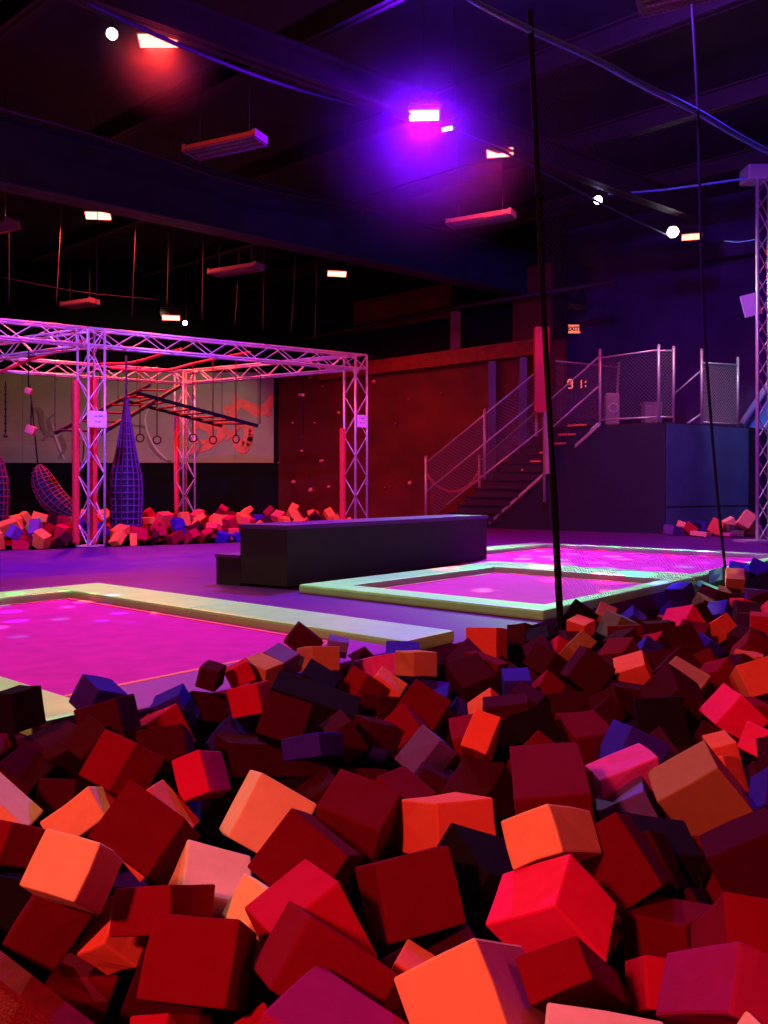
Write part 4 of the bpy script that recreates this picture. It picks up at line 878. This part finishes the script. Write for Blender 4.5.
["r2",0.281,3.621,-0.994,0.142,-0.01,0.033,-0.001,-0.164,-0.046,0.04,0.044,-0.16],
["s",0.413,2.944,-0.804,-0.085,0.025,0.03,-0.058,-0.059,-0.117,0.048,0.499,-0.277],
["k",0.501,3.349,-0.912,0.169,0.082,0.037,0.057,-0.062,-0.124,-0.077,0.226,-0.149],
["r4",0.66,2.825,-0.85,-0.229,0.033,-0.032,-0.049,-0.379,-0.043,0.042,0.025,-0.271],
["d",0.281,2.981,-0.958,0.138,-0.115,0.016,-0.084,-0.113,-0.087,0.071,0.065,-0.154],
["r4",-0.138,2.653,-0.888,0.192,-0.053,-0.058,-0.065,-0.174,-0.055,-0.036,0.072,-0.185],
["d",-0.202,2.919,-0.969,-0.119,-0.036,-0.076,0.044,-0.17,0.011,0.09,0.014,-0.146],
["r4",0.072,2.913,-0.964,0.113,-0.083,-0.067,-0.098,-0.14,0.008,-0.066,0.037,-0.157],
["s",0.149,2.417,-0.913,0.182,0.092,-0.013,0.01,-0.04,-0.149,-0.102,0.195,-0.06],
["o",0.398,2.006,-0.757,-0.113,0.057,-0.069,0.142,0.181,-0.084,0.024,-0.061,-0.091],
["d2",0.608,2.168,-0.839,-0.127,0.021,-0.091,0.087,-0.104,-0.145,0.091,0.194,-0.084],
["c",0.366,1.788,-0.897,0.06,0.12,0.066,-0.134,0.126,-0.107,0.116,0.013,-0.129],
["r2",0.354,1.532,-0.818,-0.11,0.017,-0.055,0.019,-0.056,-0.055,0.157,0.278,-0.228],
["o",0.28,1.411,-0.864,0.18,-0.048,-0.007,-0.051,-0.191,0.011,-0.009,-0.009,-0.195],
["o",0.159,1.471,-0.794,-0.144,0.026,-0.088,0.123,0.229,-0.135,0.049,-0.089,-0.106],
["s",0.051,1.818,-0.982,-0.03,-0.125,0.022,0.065,-0.02,-0.025,-0.047,-0.008,-0.113],
["d2",-0.023,1.931,-0.87,0.178,0.06,0.019,0.038,-0.066,-0.153,-0.049,0.173,-0.087],
["r3",-0.188,1.964,-0.873,-0.134,-0.084,-0.071,0.093,-0.175,0.032,0.083,0.013,-0.172],
["r2",-0.138,1.569,-0.8,0.171,0.018,-0.128,-0.072,-0.062,-0.105,-0.064,0.175,-0.06],
["r5",-0.124,1.516,-0.864,-0.07,-0.193,0.036,0.17,-0.074,-0.067,-0.078,-0.007,-0.189],
["r3",-0.239,1.656,-1.016,-0.079,-0.04,-0.036,0.058,-0.14,0.03,0.062,-0.003,-0.132],
["y",-0.519,2.197,-0.923,0.164,0.041,-0.064,0.027,-0.184,-0.047,-0.077,0.034,-0.176],
["y",-0.348,2.056,-0.945,-0.048,-0.043,-0.086,0.079,-0.131,0.022,0.11,0.051,-0.088],
["d2",0.589,2.081,-1.053,0.117,-0.134,0.033,0.007,-0.03,-0.146,0.142,0.119,-0.018],
["d",0.747,2.341,-0.958,0.094,0.152,-0.07,0.05,-0.09,-0.128,-0.156,0.052,-0.097],
["d2",0.999,2.683,-1.116,0.24,-0.052,0.039,0.013,-0.092,-0.201,0.063,0.219,-0.097],
["r2",0.656,1.608,-0.775,0.12,-0.026,-0.006,0.063,0.343,-0.249,-0.02,-0.068,-0.099],
["r5",0.608,1.422,-0.773,-0.031,0.278,-0.175,-0.042,-0.06,-0.089,0.065,-0.009,-0.025],
["r3",0.539,1.722,-0.966,-0.006,0.121,-0.079,0.065,-0.002,-0.008,-0.011,-0.053,-0.08],
["o",0.592,1.353,-0.846,-0.042,-0.009,-0.041,-0.005,-0.107,0.027,0.073,-0.021,-0.072],
["y2",1.135,2.826,-0.943,0.02,0.178,0.046,-0.188,0.058,-0.144,0.154,0.031,-0.189],
["w",0.789,3.018,-1.058,0.233,0.073,0.062,0.022,0.043,-0.133,-0.038,0.099,0.026],
["v",0.915,2.923,-1.061,0.048,0.199,0.005,-0.159,0.041,-0.09,0.078,-0.015,-0.144],
["s",1.395,3.251,-1.048,-0.115,-0.114,0.048,0.01,-0.058,-0.116,-0.121,0.097,-0.059],
["c",1.575,3.601,-1.0,-0.051,-0.007,-0.11,0.05,-0.151,-0.014,0.135,0.051,-0.066],
["s",1.454,3.54,-1.021,-0.098,0.01,-0.028,-0.012,-0.144,-0.012,0.041,0.008,-0.137],
["b",1.334,2.887,-0.957,-0.006,0.129,-0.089,-0.048,-0.078,-0.11,0.158,-0.027,-0.049],
["w",1.197,2.572,-0.999,-0.064,0.016,-0.061,-0.036,-0.135,0.002,0.089,-0.026,-0.1]]
FILL = [
[64,3.002,7.828,-0.881,0.078,-0.19,-0.042,-0.116,-0.01,-0.174,0.156,0.088,-0.109],
[58,2.478,6.776,-1.211,0.126,-0.118,0.11,0.139,0.151,0.002,-0.082,0.073,0.173],
[84,2.854,6.791,-1.167,0.187,-0.047,-0.02,0.05,0.16,0.098,-0.007,-0.099,0.166],
[1141,0.866,2.241,-0.993,0.091,-0.041,-0.178,0.058,0.196,-0.016,0.174,-0.043,0.099],
[236,1.917,5.399,-1.097,0.199,0.038,0.053,-0.001,0.173,-0.117,-0.065,0.111,0.165],
[1096,0.082,2.284,-1.086,0.082,-0.176,-0.06,0.158,0.1,-0.079,0.098,-0.015,0.177],
[156,1.443,5.364,-1.226,-0.079,-0.032,0.17,0.129,-0.135,0.035,0.115,0.13,0.078],
[467,1.431,4.187,-0.87,-0.121,0.08,-0.151,0.17,0.045,-0.113,-0.01,-0.188,-0.091],
[95,2.376,5.743,-0.998,0.004,0.066,-0.183,0.133,0.133,0.051,0.142,-0.126,-0.043],
[94,0.664,4.814,-1.2,0.061,-0.0,0.2,-0.18,0.089,0.056,-0.085,-0.189,0.026],
[383,0.029,3.939,-1.137,0.165,-0.061,-0.088,0.106,0.118,0.116,0.017,-0.145,0.132],
[32,3.513,7.813,-1.234,0.196,0.021,0.053,-0.057,0.074,0.182,-0.0,-0.189,0.077],
[150,2.479,5.268,-1.105,0.105,0.161,0.075,-0.079,0.12,-0.148,-0.159,0.047,0.123],
[68,2.24,5.837,-1.071,0.104,0.126,0.117,0.064,0.099,-0.163,-0.16,0.122,0.011],
[68,0.591,2.896,-1.062,0.131,0.121,0.079,-0.011,0.115,-0.157,-0.144,0.101,0.084],
[447,0.411,4.308,-1.028,0.182,0.068,0.054,0.012,0.105,-0.171,-0.086,0.158,0.091],
[97,1.631,3.025,-1.103,0.012,0.069,0.183,0.031,0.181,-0.07,-0.193,0.033,0.0],
[56,2.447,7.381,-1.053,0.043,-0.157,0.099,-0.005,-0.103,-0.16,0.185,0.033,-0.028],
[48,3.432,8.004,-1.014,-0.181,0.08,0.04,0.086,0.18,0.028,-0.025,0.042,-0.196],
[52,1.69,5.921,-1.165,0.188,0.041,0.001,-0.04,0.186,-0.026,-0.007,0.025,0.19],
[89,1.942,6.067,-1.181,0.203,-0.014,0.014,0.015,0.203,-0.013,-0.013,0.014,0.203],
[44,2.712,7.43,-1.074,0.079,-0.045,0.17,-0.007,-0.187,-0.046,0.176,0.012,-0.078],
[413,0.804,3.465,-1.032,-0.011,0.048,-0.188,-0.053,0.18,0.05,0.186,0.054,0.003],
[45,2.001,4.793,-1.115,0.169,-0.025,-0.086,0.005,0.186,-0.044,0.089,0.037,0.165],
[81,1.334,3.457,-1.234,-0.033,0.188,0.076,-0.164,0.02,-0.122,-0.119,-0.08,0.147],
[106,-0.716,2.172,-1.036,-0.119,0.007,-0.149,0.105,0.139,-0.076,0.106,-0.129,-0.091],
[499,0.745,2.552,-1.28,0.199,-0.007,-0.027,0.011,0.198,0.033,0.025,-0.034,0.196],
[79,-0.191,3.031,-1.233,0.005,0.085,0.192,0.209,0.014,-0.012,-0.018,0.191,-0.084],
[76,1.218,4.514,-1.26,0.191,-0.025,-0.029,0.025,0.193,0.001,0.028,-0.005,0.193],
[20,1.896,5.71,-1.119,0.075,0.115,0.133,0.13,0.062,-0.126,-0.119,0.14,-0.054],
[136,0.216,2.978,-1.269,0.097,0.03,0.164,0.004,0.189,-0.037,-0.167,0.022,0.094],
[327,-0.63,3.03,-1.317,0.19,-0.008,0.011,-0.005,0.099,0.163,-0.013,-0.162,0.099],
[356,-0.641,1.91,-1.294,0.183,0.017,-0.069,0.034,0.147,0.126,0.062,-0.129,0.134],
[458,-1.042,2.085,-1.178,0.192,-0.018,-0.034,0.005,0.183,-0.07,0.038,0.068,0.18],
[54,1.704,4.066,-1.247,0.195,0.001,-0.002,-0.001,0.195,-0.008,0.002,0.008,0.195],
[189,0.026,1.946,-1.13,0.173,0.025,0.106,0.032,-0.202,-0.005,0.104,0.021,-0.175],
[72,1.676,5.241,-1.294,0.194,-0.046,0.028,0.008,0.128,0.155,-0.054,-0.148,0.125],
[58,2.195,5.444,-1.098,0.03,-0.132,-0.143,-0.114,-0.129,0.095,-0.157,0.069,-0.096],
[19,0.749,5.281,-1.045,-0.056,-0.182,0.003,-0.102,0.029,-0.158,0.15,-0.049,-0.106],
[42,-0.318,2.659,-1.397,0.203,-0.008,0.0,0.008,0.203,-0.006,-0.0,0.006,0.203],
[70,-0.887,2.811,-1.37,0.115,-0.154,-0.085,0.05,-0.068,0.192,-0.169,-0.125,-0.001],
[95,1.529,3.659,-1.289,0.117,0.084,0.15,0.027,0.171,-0.116,-0.17,0.084,0.085],
[95,0.092,2.284,-1.421,0.177,0.031,0.106,-0.027,0.206,-0.016,-0.107,0.0,0.179],
[17,-0.22,1.734,-1.069,0.13,-0.135,-0.041,-0.074,-0.018,-0.176,0.12,0.135,-0.065],
[45,0.577,2.367,-1.467,0.181,0.056,0.064,-0.072,0.182,0.043,-0.046,-0.061,0.185],
[77,0.655,2.245,-1.197,-0.132,-0.13,-0.049,-0.006,0.073,-0.177,0.139,-0.12,-0.054],
[47,0.354,3.945,-1.06,0.123,0.113,-0.117,-0.083,-0.083,-0.167,-0.14,0.149,-0.004],
[40,0.003,1.894,-1.291,0.167,0.083,0.052,0.001,0.102,-0.165,-0.098,0.143,0.088],
[42,1.603,3.431,-1.46,0.153,0.049,0.105,-0.08,0.17,0.037,-0.083,-0.073,0.156],
[14,1.975,4.077,-1.381,0.057,-0.136,0.125,-0.154,0.038,0.111,-0.103,-0.132,-0.097],
[19,-1.417,2.643,-1.319,0.191,0.015,-0.048,-0.004,0.194,0.042,0.05,-0.039,0.187],
[29,-0.56,3.079,-1.228,-0.025,0.185,0.09,0.014,0.092,-0.185,-0.206,-0.017,-0.023],
[16,-0.561,3.534,-1.073,-0.128,-0.143,-0.034,-0.076,0.103,-0.148,0.126,-0.084,-0.123],
[66,-0.303,2.34,-1.468,-0.199,-0.038,0.013,0.04,-0.178,0.089,-0.005,0.09,0.182],
[103,-0.193,4.038,-1.398,0.011,-0.203,0.027,0.2,0.005,-0.044,0.043,0.029,0.198],
[20,1.519,4.267,-1.447,0.117,-0.145,-0.038,0.116,0.058,0.139,-0.095,-0.109,0.124],
[68,-0.082,2.765,-1.39,0.194,0.025,0.007,-0.025,0.193,-0.01,-0.008,0.009,0.195],
[21,0.458,1.898,-1.265,0.13,0.041,-0.139,0.132,0.044,0.136,0.06,-0.186,0.002],
[55,0.014,3.31,-1.377,0.085,-0.011,0.176,0.083,0.175,-0.029,-0.156,0.087,0.081],
[51,-0.217,3.167,-1.272,-0.002,0.137,-0.159,-0.207,-0.027,-0.02,-0.034,0.157,0.135],
[131,-0.341,1.972,-1.36,0.198,0.0,0.0,-0.0,0.198,-0.0,-0.0,0.0,0.198],
[102,1.016,2.344,-1.321,-0.1,-0.141,0.08,-0.06,0.12,0.136,-0.151,0.046,-0.108],
[15,-0.665,2.763,-1.396,0.142,-0.041,-0.125,0.08,0.173,0.035,0.104,-0.077,0.143],
[121,-0.934,2.296,-1.309,0.194,-0.035,-0.07,-0.077,-0.111,-0.159,-0.011,0.173,-0.116],
[219,-1.213,2.631,-1.407,-0.154,-0.103,-0.093,0.139,-0.113,-0.104,0.001,-0.14,0.153],
[67,-0.744,2.053,-1.589,0.0,0.198,0.035,-0.079,-0.032,0.182,0.184,-0.014,0.078],
[16,-1.068,2.745,-1.59,-0.047,0.191,0.035,-0.192,-0.041,-0.038,-0.029,-0.043,0.193]]
DEEP = [
[2.154,4.584,-1.182,0.203,0.038,-0.022,-0.028,0.193,0.073,0.034,-0.068,0.193],
[3.121,7.231,-1.193,0.199,0.011,-0.008,-0.011,0.199,0.002,0.008,-0.001,0.199],
[3.508,8.29,-1.052,0.179,0.074,-0.034,-0.07,0.099,-0.155,-0.042,0.154,0.116],
[-0.859,2.96,-1.105,0.162,-0.085,0.07,-0.081,-0.176,-0.027,0.075,-0.007,-0.181],
[2.327,7.131,-1.253,0.171,-0.08,-0.038,0.037,-0.011,0.189,-0.081,-0.175,0.006],
[1.201,5.167,-1.138,0.05,-0.191,-0.029,0.095,0.05,-0.168,0.168,0.028,0.104],
[1.957,6.587,-1.139,-0.021,-0.127,-0.148,0.19,-0.046,0.013,-0.043,-0.142,0.128],
[0.291,1.473,-1.263,0.192,0.049,-0.028,-0.051,0.193,-0.017,0.023,0.023,0.197],
[1.197,4.229,-1.345,0.175,0.04,-0.075,-0.013,0.182,0.068,0.084,-0.056,0.166],
[1.151,2.985,-1.282,0.15,0.116,-0.047,-0.104,0.074,-0.147,-0.07,0.138,0.118],
[-0.191,3.439,-1.195,0.077,0.019,-0.19,-0.191,0.012,-0.076,0.004,0.204,0.022],
[1.117,5.492,-1.15,0.014,-0.132,-0.14,-0.181,0.038,-0.055,0.065,0.135,-0.121],
[1.85,6.398,-1.346,-0.021,-0.195,0.01,-0.107,0.021,0.164,-0.163,0.012,-0.108],
[1.438,5.769,-1.334,-0.169,-0.039,-0.099,-0.104,0.026,0.169,-0.02,0.194,-0.042],
[-0.21,3.905,-1.443,-0.055,0.078,0.168,-0.174,-0.081,-0.019,0.062,-0.157,0.094],
[2.516,6.118,-1.443,0.056,0.201,-0.022,-0.129,0.053,0.157,0.155,-0.029,0.138],
[0.87,5.102,-1.164,-0.107,-0.129,-0.091,0.093,0.037,-0.162,0.127,-0.135,0.042],
[0.238,3.755,-1.425,0.183,-0.052,-0.023,0.052,0.184,0.004,0.021,-0.01,0.19],
[1.55,4.5,-1.172,0.203,-0.016,-0.001,-0.016,-0.188,-0.079,0.005,0.079,-0.188],
[0.337,1.897,-1.232,0.109,0.109,-0.138,-0.175,0.051,-0.098,-0.017,0.168,0.119],
[0.127,3.596,-1.437,0.034,-0.073,0.18,0.167,0.104,0.01,-0.098,0.151,0.08],
[0.508,2.907,-1.276,0.135,-0.099,-0.1,0.099,0.165,-0.03,0.1,-0.03,0.165],
[-0.493,3.641,-1.379,0.046,0.19,0.006,-0.183,0.042,0.055,0.052,-0.019,0.187],
[0.202,3.357,-1.399,0.19,0.009,-0.032,-0.003,0.189,0.038,0.033,-0.037,0.186],
[1.357,5.061,-1.325,-0.117,-0.075,-0.135,-0.131,-0.042,0.137,-0.082,0.174,-0.026],
[1.736,4.233,-1.549,0.192,-0.016,-0.037,0.02,0.194,0.023,0.035,-0.027,0.192],
[-0.331,3.296,-1.602,0.18,-0.086,-0.061,0.099,0.094,0.158,-0.038,-0.165,0.122],
[-0.966,3.369,-1.564,-0.086,-0.047,0.18,0.044,-0.198,-0.03,0.181,0.026,0.093]]
# ------------------------------------------------------------------ foam cubes
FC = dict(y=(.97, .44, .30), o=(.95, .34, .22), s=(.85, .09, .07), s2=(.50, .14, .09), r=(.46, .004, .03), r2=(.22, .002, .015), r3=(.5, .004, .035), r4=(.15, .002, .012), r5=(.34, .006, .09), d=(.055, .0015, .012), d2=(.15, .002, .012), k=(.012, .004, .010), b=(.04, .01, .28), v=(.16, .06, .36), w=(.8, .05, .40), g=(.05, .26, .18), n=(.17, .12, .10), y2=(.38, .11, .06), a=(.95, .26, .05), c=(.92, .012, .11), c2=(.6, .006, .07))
FN = dict(y='bright yellow-orange', o='orange', s='salmon-red', s2='brownish orange', r='red', r2='deep red', r3='bright red', r4='dark red', r5='purplish red', d='maroon', d2='dark maroon', k='black', b='blue-violet', v='pale violet', w='pink', g='dark green', n='grey-brown', y2='olive-brown', a='amber', c='crimson', c2='rose-red')
FM = {k: mat('foam_' + FN[k].replace(' ', '_').replace('-', '_'), c, .95, noise=.05, nscale=25, bump=.18, bscale=260, spec=.02) for k, c in FC.items()}
rf = random.Random(11)
def foam_mesh(dims, seed, bev=.006):
    r = random.Random(seed); bm = B(); bmesh.ops.create_cube(bm, size=1)
    for v in bm.verts: v.co = Vector([c * d_ * (1 + r.uniform(-.03, .03)) for c, d_ in zip(v.co, dims)])
    bmesh.ops.subdivide_edges(bm, edges=bm.edges[:], cuts=1, use_grid_fill=True)
    for v in bm.verts:
        v.co += Vector([r.uniform(-1, 1) * .0025 for _ in range(3)])
    es = [e for e in bm.edges if len(e.link_faces) == 2 and e.calc_face_angle(0) > .9]
    bmesh.ops.bevel(bm, geom=es, offset=bev, segments=2, affect='EDGES', profile=.55)
    return bm
def place_cube(row, colr, seed, label, group):
    C = Vector(row[0:3]) + Vector((0, 0, 1)); e = [Vector(row[3 + 3 * i:6 + 3 * i]) for i in range(3)]
    c = C + (e[0] + e[1] + e[2]) / 2; dims = [v.length for v in e]; ax = [v.normalized() for v in e]
    ax[2] = ax[0].cross(ax[1]).normalized(); ax[1] = ax[2].cross(ax[0]).normalized()
    o = obj('foam_cube', foam_mesh(dims, seed), FM[colr]); o.location = c; o.rotation_mode = 'QUATERNION'
    o.rotation_quaternion = Matrix(ax).transposed().to_quaternion()
    return tag(o, label, 'foam cube', group)
ORD = ['first', 'second', 'third', 'fourth', 'fifth', 'sixth', 'seventh', 'eighth', 'ninth', 'tenth', 'eleventh', 'twelfth', 'thirteenth', 'fourteenth', 'fifteenth', 'sixteenth', 'seventeenth', 'eighteenth', 'nineteenth', 'twentieth']
ROWS = [(610, 'back rim'), (640, 'far row'), (670, 'upper row'), (705, 'upper middle row'), (745, 'middle row'), (800, 'lower middle row'), (870, 'near row'), (940, 'nearer row'), (1200, 'nearest row')]
def pix(row):
    c = [row[i] + (row[3 + i] + row[6 + i] + row[9 + i]) / 2 for i in range(3)]; return 384 + 830 * c[0] / c[1], 490 - 830 * c[2] / c[1]
cubes = []
for h in HERO: cubes.append((h[0], h[1:], 'hero'))
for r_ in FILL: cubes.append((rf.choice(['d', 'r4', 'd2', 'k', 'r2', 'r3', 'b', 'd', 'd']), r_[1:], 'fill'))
info = {}
for i, (c, row, k) in enumerate(cubes):
    u, v = pix(row); ri = next(j for j, (y, _) in enumerate(ROWS) if v < y); info.setdefault((c, ri), []).append((u, i))
lab = {}
for (c, ri), L in info.items():
    L.sort()
    for j, (u, i) in enumerate(L):
        side = 'left side' if u < 256 else 'middle' if u < 512 else 'right side'
        if len(L) == 1: lab[i] = 'only %s foam cube, %s of the front pit, %s' % (FN[c], ROWS[ri][1], side)
        else: lab[i] = '%s %s foam cube from left, %s of front pit' % (ORD[j], FN[c], ROWS[ri][1])
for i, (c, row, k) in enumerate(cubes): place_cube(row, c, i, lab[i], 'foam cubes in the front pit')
# the buried layer underneath
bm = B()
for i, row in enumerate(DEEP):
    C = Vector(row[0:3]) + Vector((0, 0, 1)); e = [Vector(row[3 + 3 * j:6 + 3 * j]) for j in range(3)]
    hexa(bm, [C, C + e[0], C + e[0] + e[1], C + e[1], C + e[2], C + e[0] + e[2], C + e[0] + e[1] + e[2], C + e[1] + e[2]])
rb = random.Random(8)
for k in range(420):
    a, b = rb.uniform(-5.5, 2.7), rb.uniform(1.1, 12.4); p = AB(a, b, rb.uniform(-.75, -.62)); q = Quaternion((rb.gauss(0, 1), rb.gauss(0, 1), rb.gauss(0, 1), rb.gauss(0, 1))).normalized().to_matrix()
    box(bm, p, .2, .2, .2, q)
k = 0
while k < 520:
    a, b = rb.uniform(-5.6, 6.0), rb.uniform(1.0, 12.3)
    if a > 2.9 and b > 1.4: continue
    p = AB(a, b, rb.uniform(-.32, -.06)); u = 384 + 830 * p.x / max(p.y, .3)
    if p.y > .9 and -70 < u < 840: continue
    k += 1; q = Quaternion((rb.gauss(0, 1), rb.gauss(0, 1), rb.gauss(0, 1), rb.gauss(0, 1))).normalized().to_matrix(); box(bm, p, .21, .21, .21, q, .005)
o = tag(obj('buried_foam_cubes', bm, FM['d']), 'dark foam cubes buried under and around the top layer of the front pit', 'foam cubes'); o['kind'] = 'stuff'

# back pit and the small heap beside the tower
def cube_at(p, s, colr, q, label, group, seed, dims=None):
    o = obj('foam_cube', foam_mesh(dims or (s, s, s), seed), FM[colr]); o.location = p; o.rotation_mode = 'QUATERNION'; o.rotation_quaternion = q
    return tag(o, label, 'foam cube', group)
back = []
Lp = Vector((-5.05, 14.42, 0)); ld = Vector((.8486, .529, 0)).normalized(); bd = Vector((-.529, .8486, 0))
rb = random.Random(21)
for rI, (tt, zz, st_) in enumerate([(.22, .06, .33), (.62, .17, .34), (1.15, .28, .37), (1.9, .36, .42), (2.8, .44, .5)]):
    s_ = -3.6 + rb.uniform(0, .2)
    while s_ < 5.9:
        p = Lp + ld * s_ + bd * (tt + rb.uniform(-.06, .06)); p.z = zz + rb.uniform(-.05, .09)
        if tt > 1.5 and s_ > 5.2: pass
        u = 384 + 830 * p.x / p.y
        inpost = min((p - Vector((-5.2, 14.85, p.z))).length, (p - Vector((-.6, 17.7, p.z))).length, (p - Vector((-5.0, 16.1, p.z))).length) < .42
        if not inpost and u > -25: back.append((rI, s_, p.copy(), u))
        s_ += st_ * rb.uniform(.85, 1.2)
bcols = ['a', 'a', 'r3', 's', 'a', 'r3', 'a', 'a', 'b', 'a', 'd', 'r2', 'a', 's']; lcols = ['d', 'v', 'r2', 'a', 'r3', 's', 'r3', 'd', 'b', 'a']
blab = {}
for i, (rI, s_, p, u) in enumerate(back):
    c = rb.choice(lcols if u < 75 else bcols); back[i] = (rI, s_, p, u, c); blab.setdefault((rI, c, u < 140), []).append((u, i))
bt = {}
for (rI, c, lf), L in blab.items():
    L.sort()
    for j, (u, i) in enumerate(L): bt[i] = '%s %s foam cube from left, back pit %s row, %s' % (ORD[j], FN[c], ['front', 'second', 'third', 'fourth', 'rear'][rI], 'left of net bag' if lf else 'right of net bag')
for i, (rI, s_, p, u, c) in enumerate(back):
    q = Quaternion((rb.gauss(0, 1), rb.gauss(0, 1), rb.gauss(0, 1), rb.gauss(0, 1))).normalized()
    cube_at(p, .22, c, q, bt[i], 'foam cubes in the back pit', 500 + i, (rb.uniform(.2, .34), rb.uniform(.18, .26), rb.uniform(.10, .2)))
FM['lime'] = mat('foam_lime', (.25, .8, .08), .95, spec=.02); q_ = D(34, 524, 15.2)
cube_at(q_, .2, 'lime', Quaternion((.9, .2, .5, .1)).normalized(), 'small lime-green foam piece on the back pit heap, left of the truss post', 'foam cubes in the back pit', 777, (.12, .2, .26))
bm = B(); rb2 = random.Random(4)
for k in range(420):
    tt = rb2.uniform(.15, 5.5); s_ = rb2.uniform(-4, 5.5); p = Lp + ld * s_ + bd * tt; p.z = -.25 + tt * .1 + rb2.uniform(-.05, .05)
    q = Quaternion((rb2.gauss(0, 1), rb2.gauss(0, 1), rb2.gauss(0, 1), rb2.gauss(0, 1))).normalized().to_matrix(); box(bm, p, .22, .22, .22, q)
o = tag(obj('buried_foam_cubes', bm, FM['r2']), 'deep red foam cubes filling the back pit under its top layer', 'foam cubes'); o['kind'] = 'stuff'
for i, (u, v, y, c, s, w_, ang) in enumerate([(673, 531, 18.3, 'v', .2, .32, 8), (684, 527.5, 18.4, 'o', .2, .3, 25), (690, 529, 18.0, 'r3', .2, .24, 40), (697, 531, 18.2, 'k', .2, .2, 60), (704, 528, 18.2, 'b', .26, .3, 15), (701, 534, 17.6, 'y', .1, .36, 5), (716, 527.5, 17.9, 's', .32, .26, 30), (727, 524, 18.2, 'y', .18, .34, -30), (732, 530, 18.0, 'n', .22, .34, 10), (729, 534.5, 17.6, 'w', .07, .3, 2), (739, 534, 17.6, 'n', .12, .26, 0), (746, 520, 17.7, 'o', .34, .36, 35), (752, 529, 17.9, 's2', .24, .3, 10), (744, 528, 18.2, 'y2', .25, .25, 50)]):
    nm = ['leftmost pale violet slab', 'pale orange cube second from left', 'bright red cube', 'black cube', 'blue cube', 'thin yellow slab in front', 'large salmon-red cube in the middle', 'tilted yellow cube', 'grey-brown cube', 'thin pink slab on the floor', 'grey-brown slab on the floor', 'large orange cube on top', 'brownish orange cube nearest the tower', 'olive-brown cube under the top one'][i]
    p = D(u, v, y); sz = s; p.z = max(p.z, sz / 2 + .02)
    q = Matrix.Rotation(R(ang), 3, 'Y').to_quaternion() @ Matrix.Rotation(R(33 + 20 * i), 3, 'Z').to_quaternion()
    cube_at(p, s, c, q, '%s foam in the small heap at the platform foot' % nm, 'foam heap by the platform', 900 + i, (w_, .26, sz))

# scattering spheres added around two ceiling lamps to imitate their glow
def halo(c, r, dens, label):
    bm = B(); bmesh.ops.create_icosphere(bm, subdivisions=3, radius=r)
    m = bpy.data.materials.new('lamp_halo'); m.use_nodes = True; nt = m.node_tree; nt.nodes.clear()
    v_ = nt.nodes.new('ShaderNodeVolumeScatter'); v_.inputs['Anisotropy'].default_value = .3
    tc = nt.nodes.new('ShaderNodeTexCoord'); ln_ = nt.nodes.new('ShaderNodeVectorMath'); ln_.operation = 'LENGTH'
    nt.links.new(tc.outputs['Object'], ln_.inputs[0])
    mr = nt.nodes.new('ShaderNodeMapRange'); mr.interpolation_type = 'SMOOTHSTEP'; mr.inputs[1].default_value = 0; mr.inputs[2].default_value = r * .98; mr.inputs[3].default_value = dens; mr.inputs[4].default_value = 0
    nt.links.new(ln_.outputs['Value'], mr.inputs[0]); nt.links.new(mr.outputs[0], v_.inputs['Density'])
    o_ = nt.nodes.new('ShaderNodeOutputMaterial'); nt.links.new(v_.outputs[0], o_.inputs['Volume'])
    o = tag(obj('lamp_halo', bm, m), label, 'halo'); o.location = c; o['kind'] = 'stuff'
halo((.64, 13.2, 6.85), 2.3, .035, 'violet glowing haze added around the violet flood light')
halo((-3.0, 11.0, 6.85), 1.0, .05, 'red glowing haze added around the upper-left red flood light')
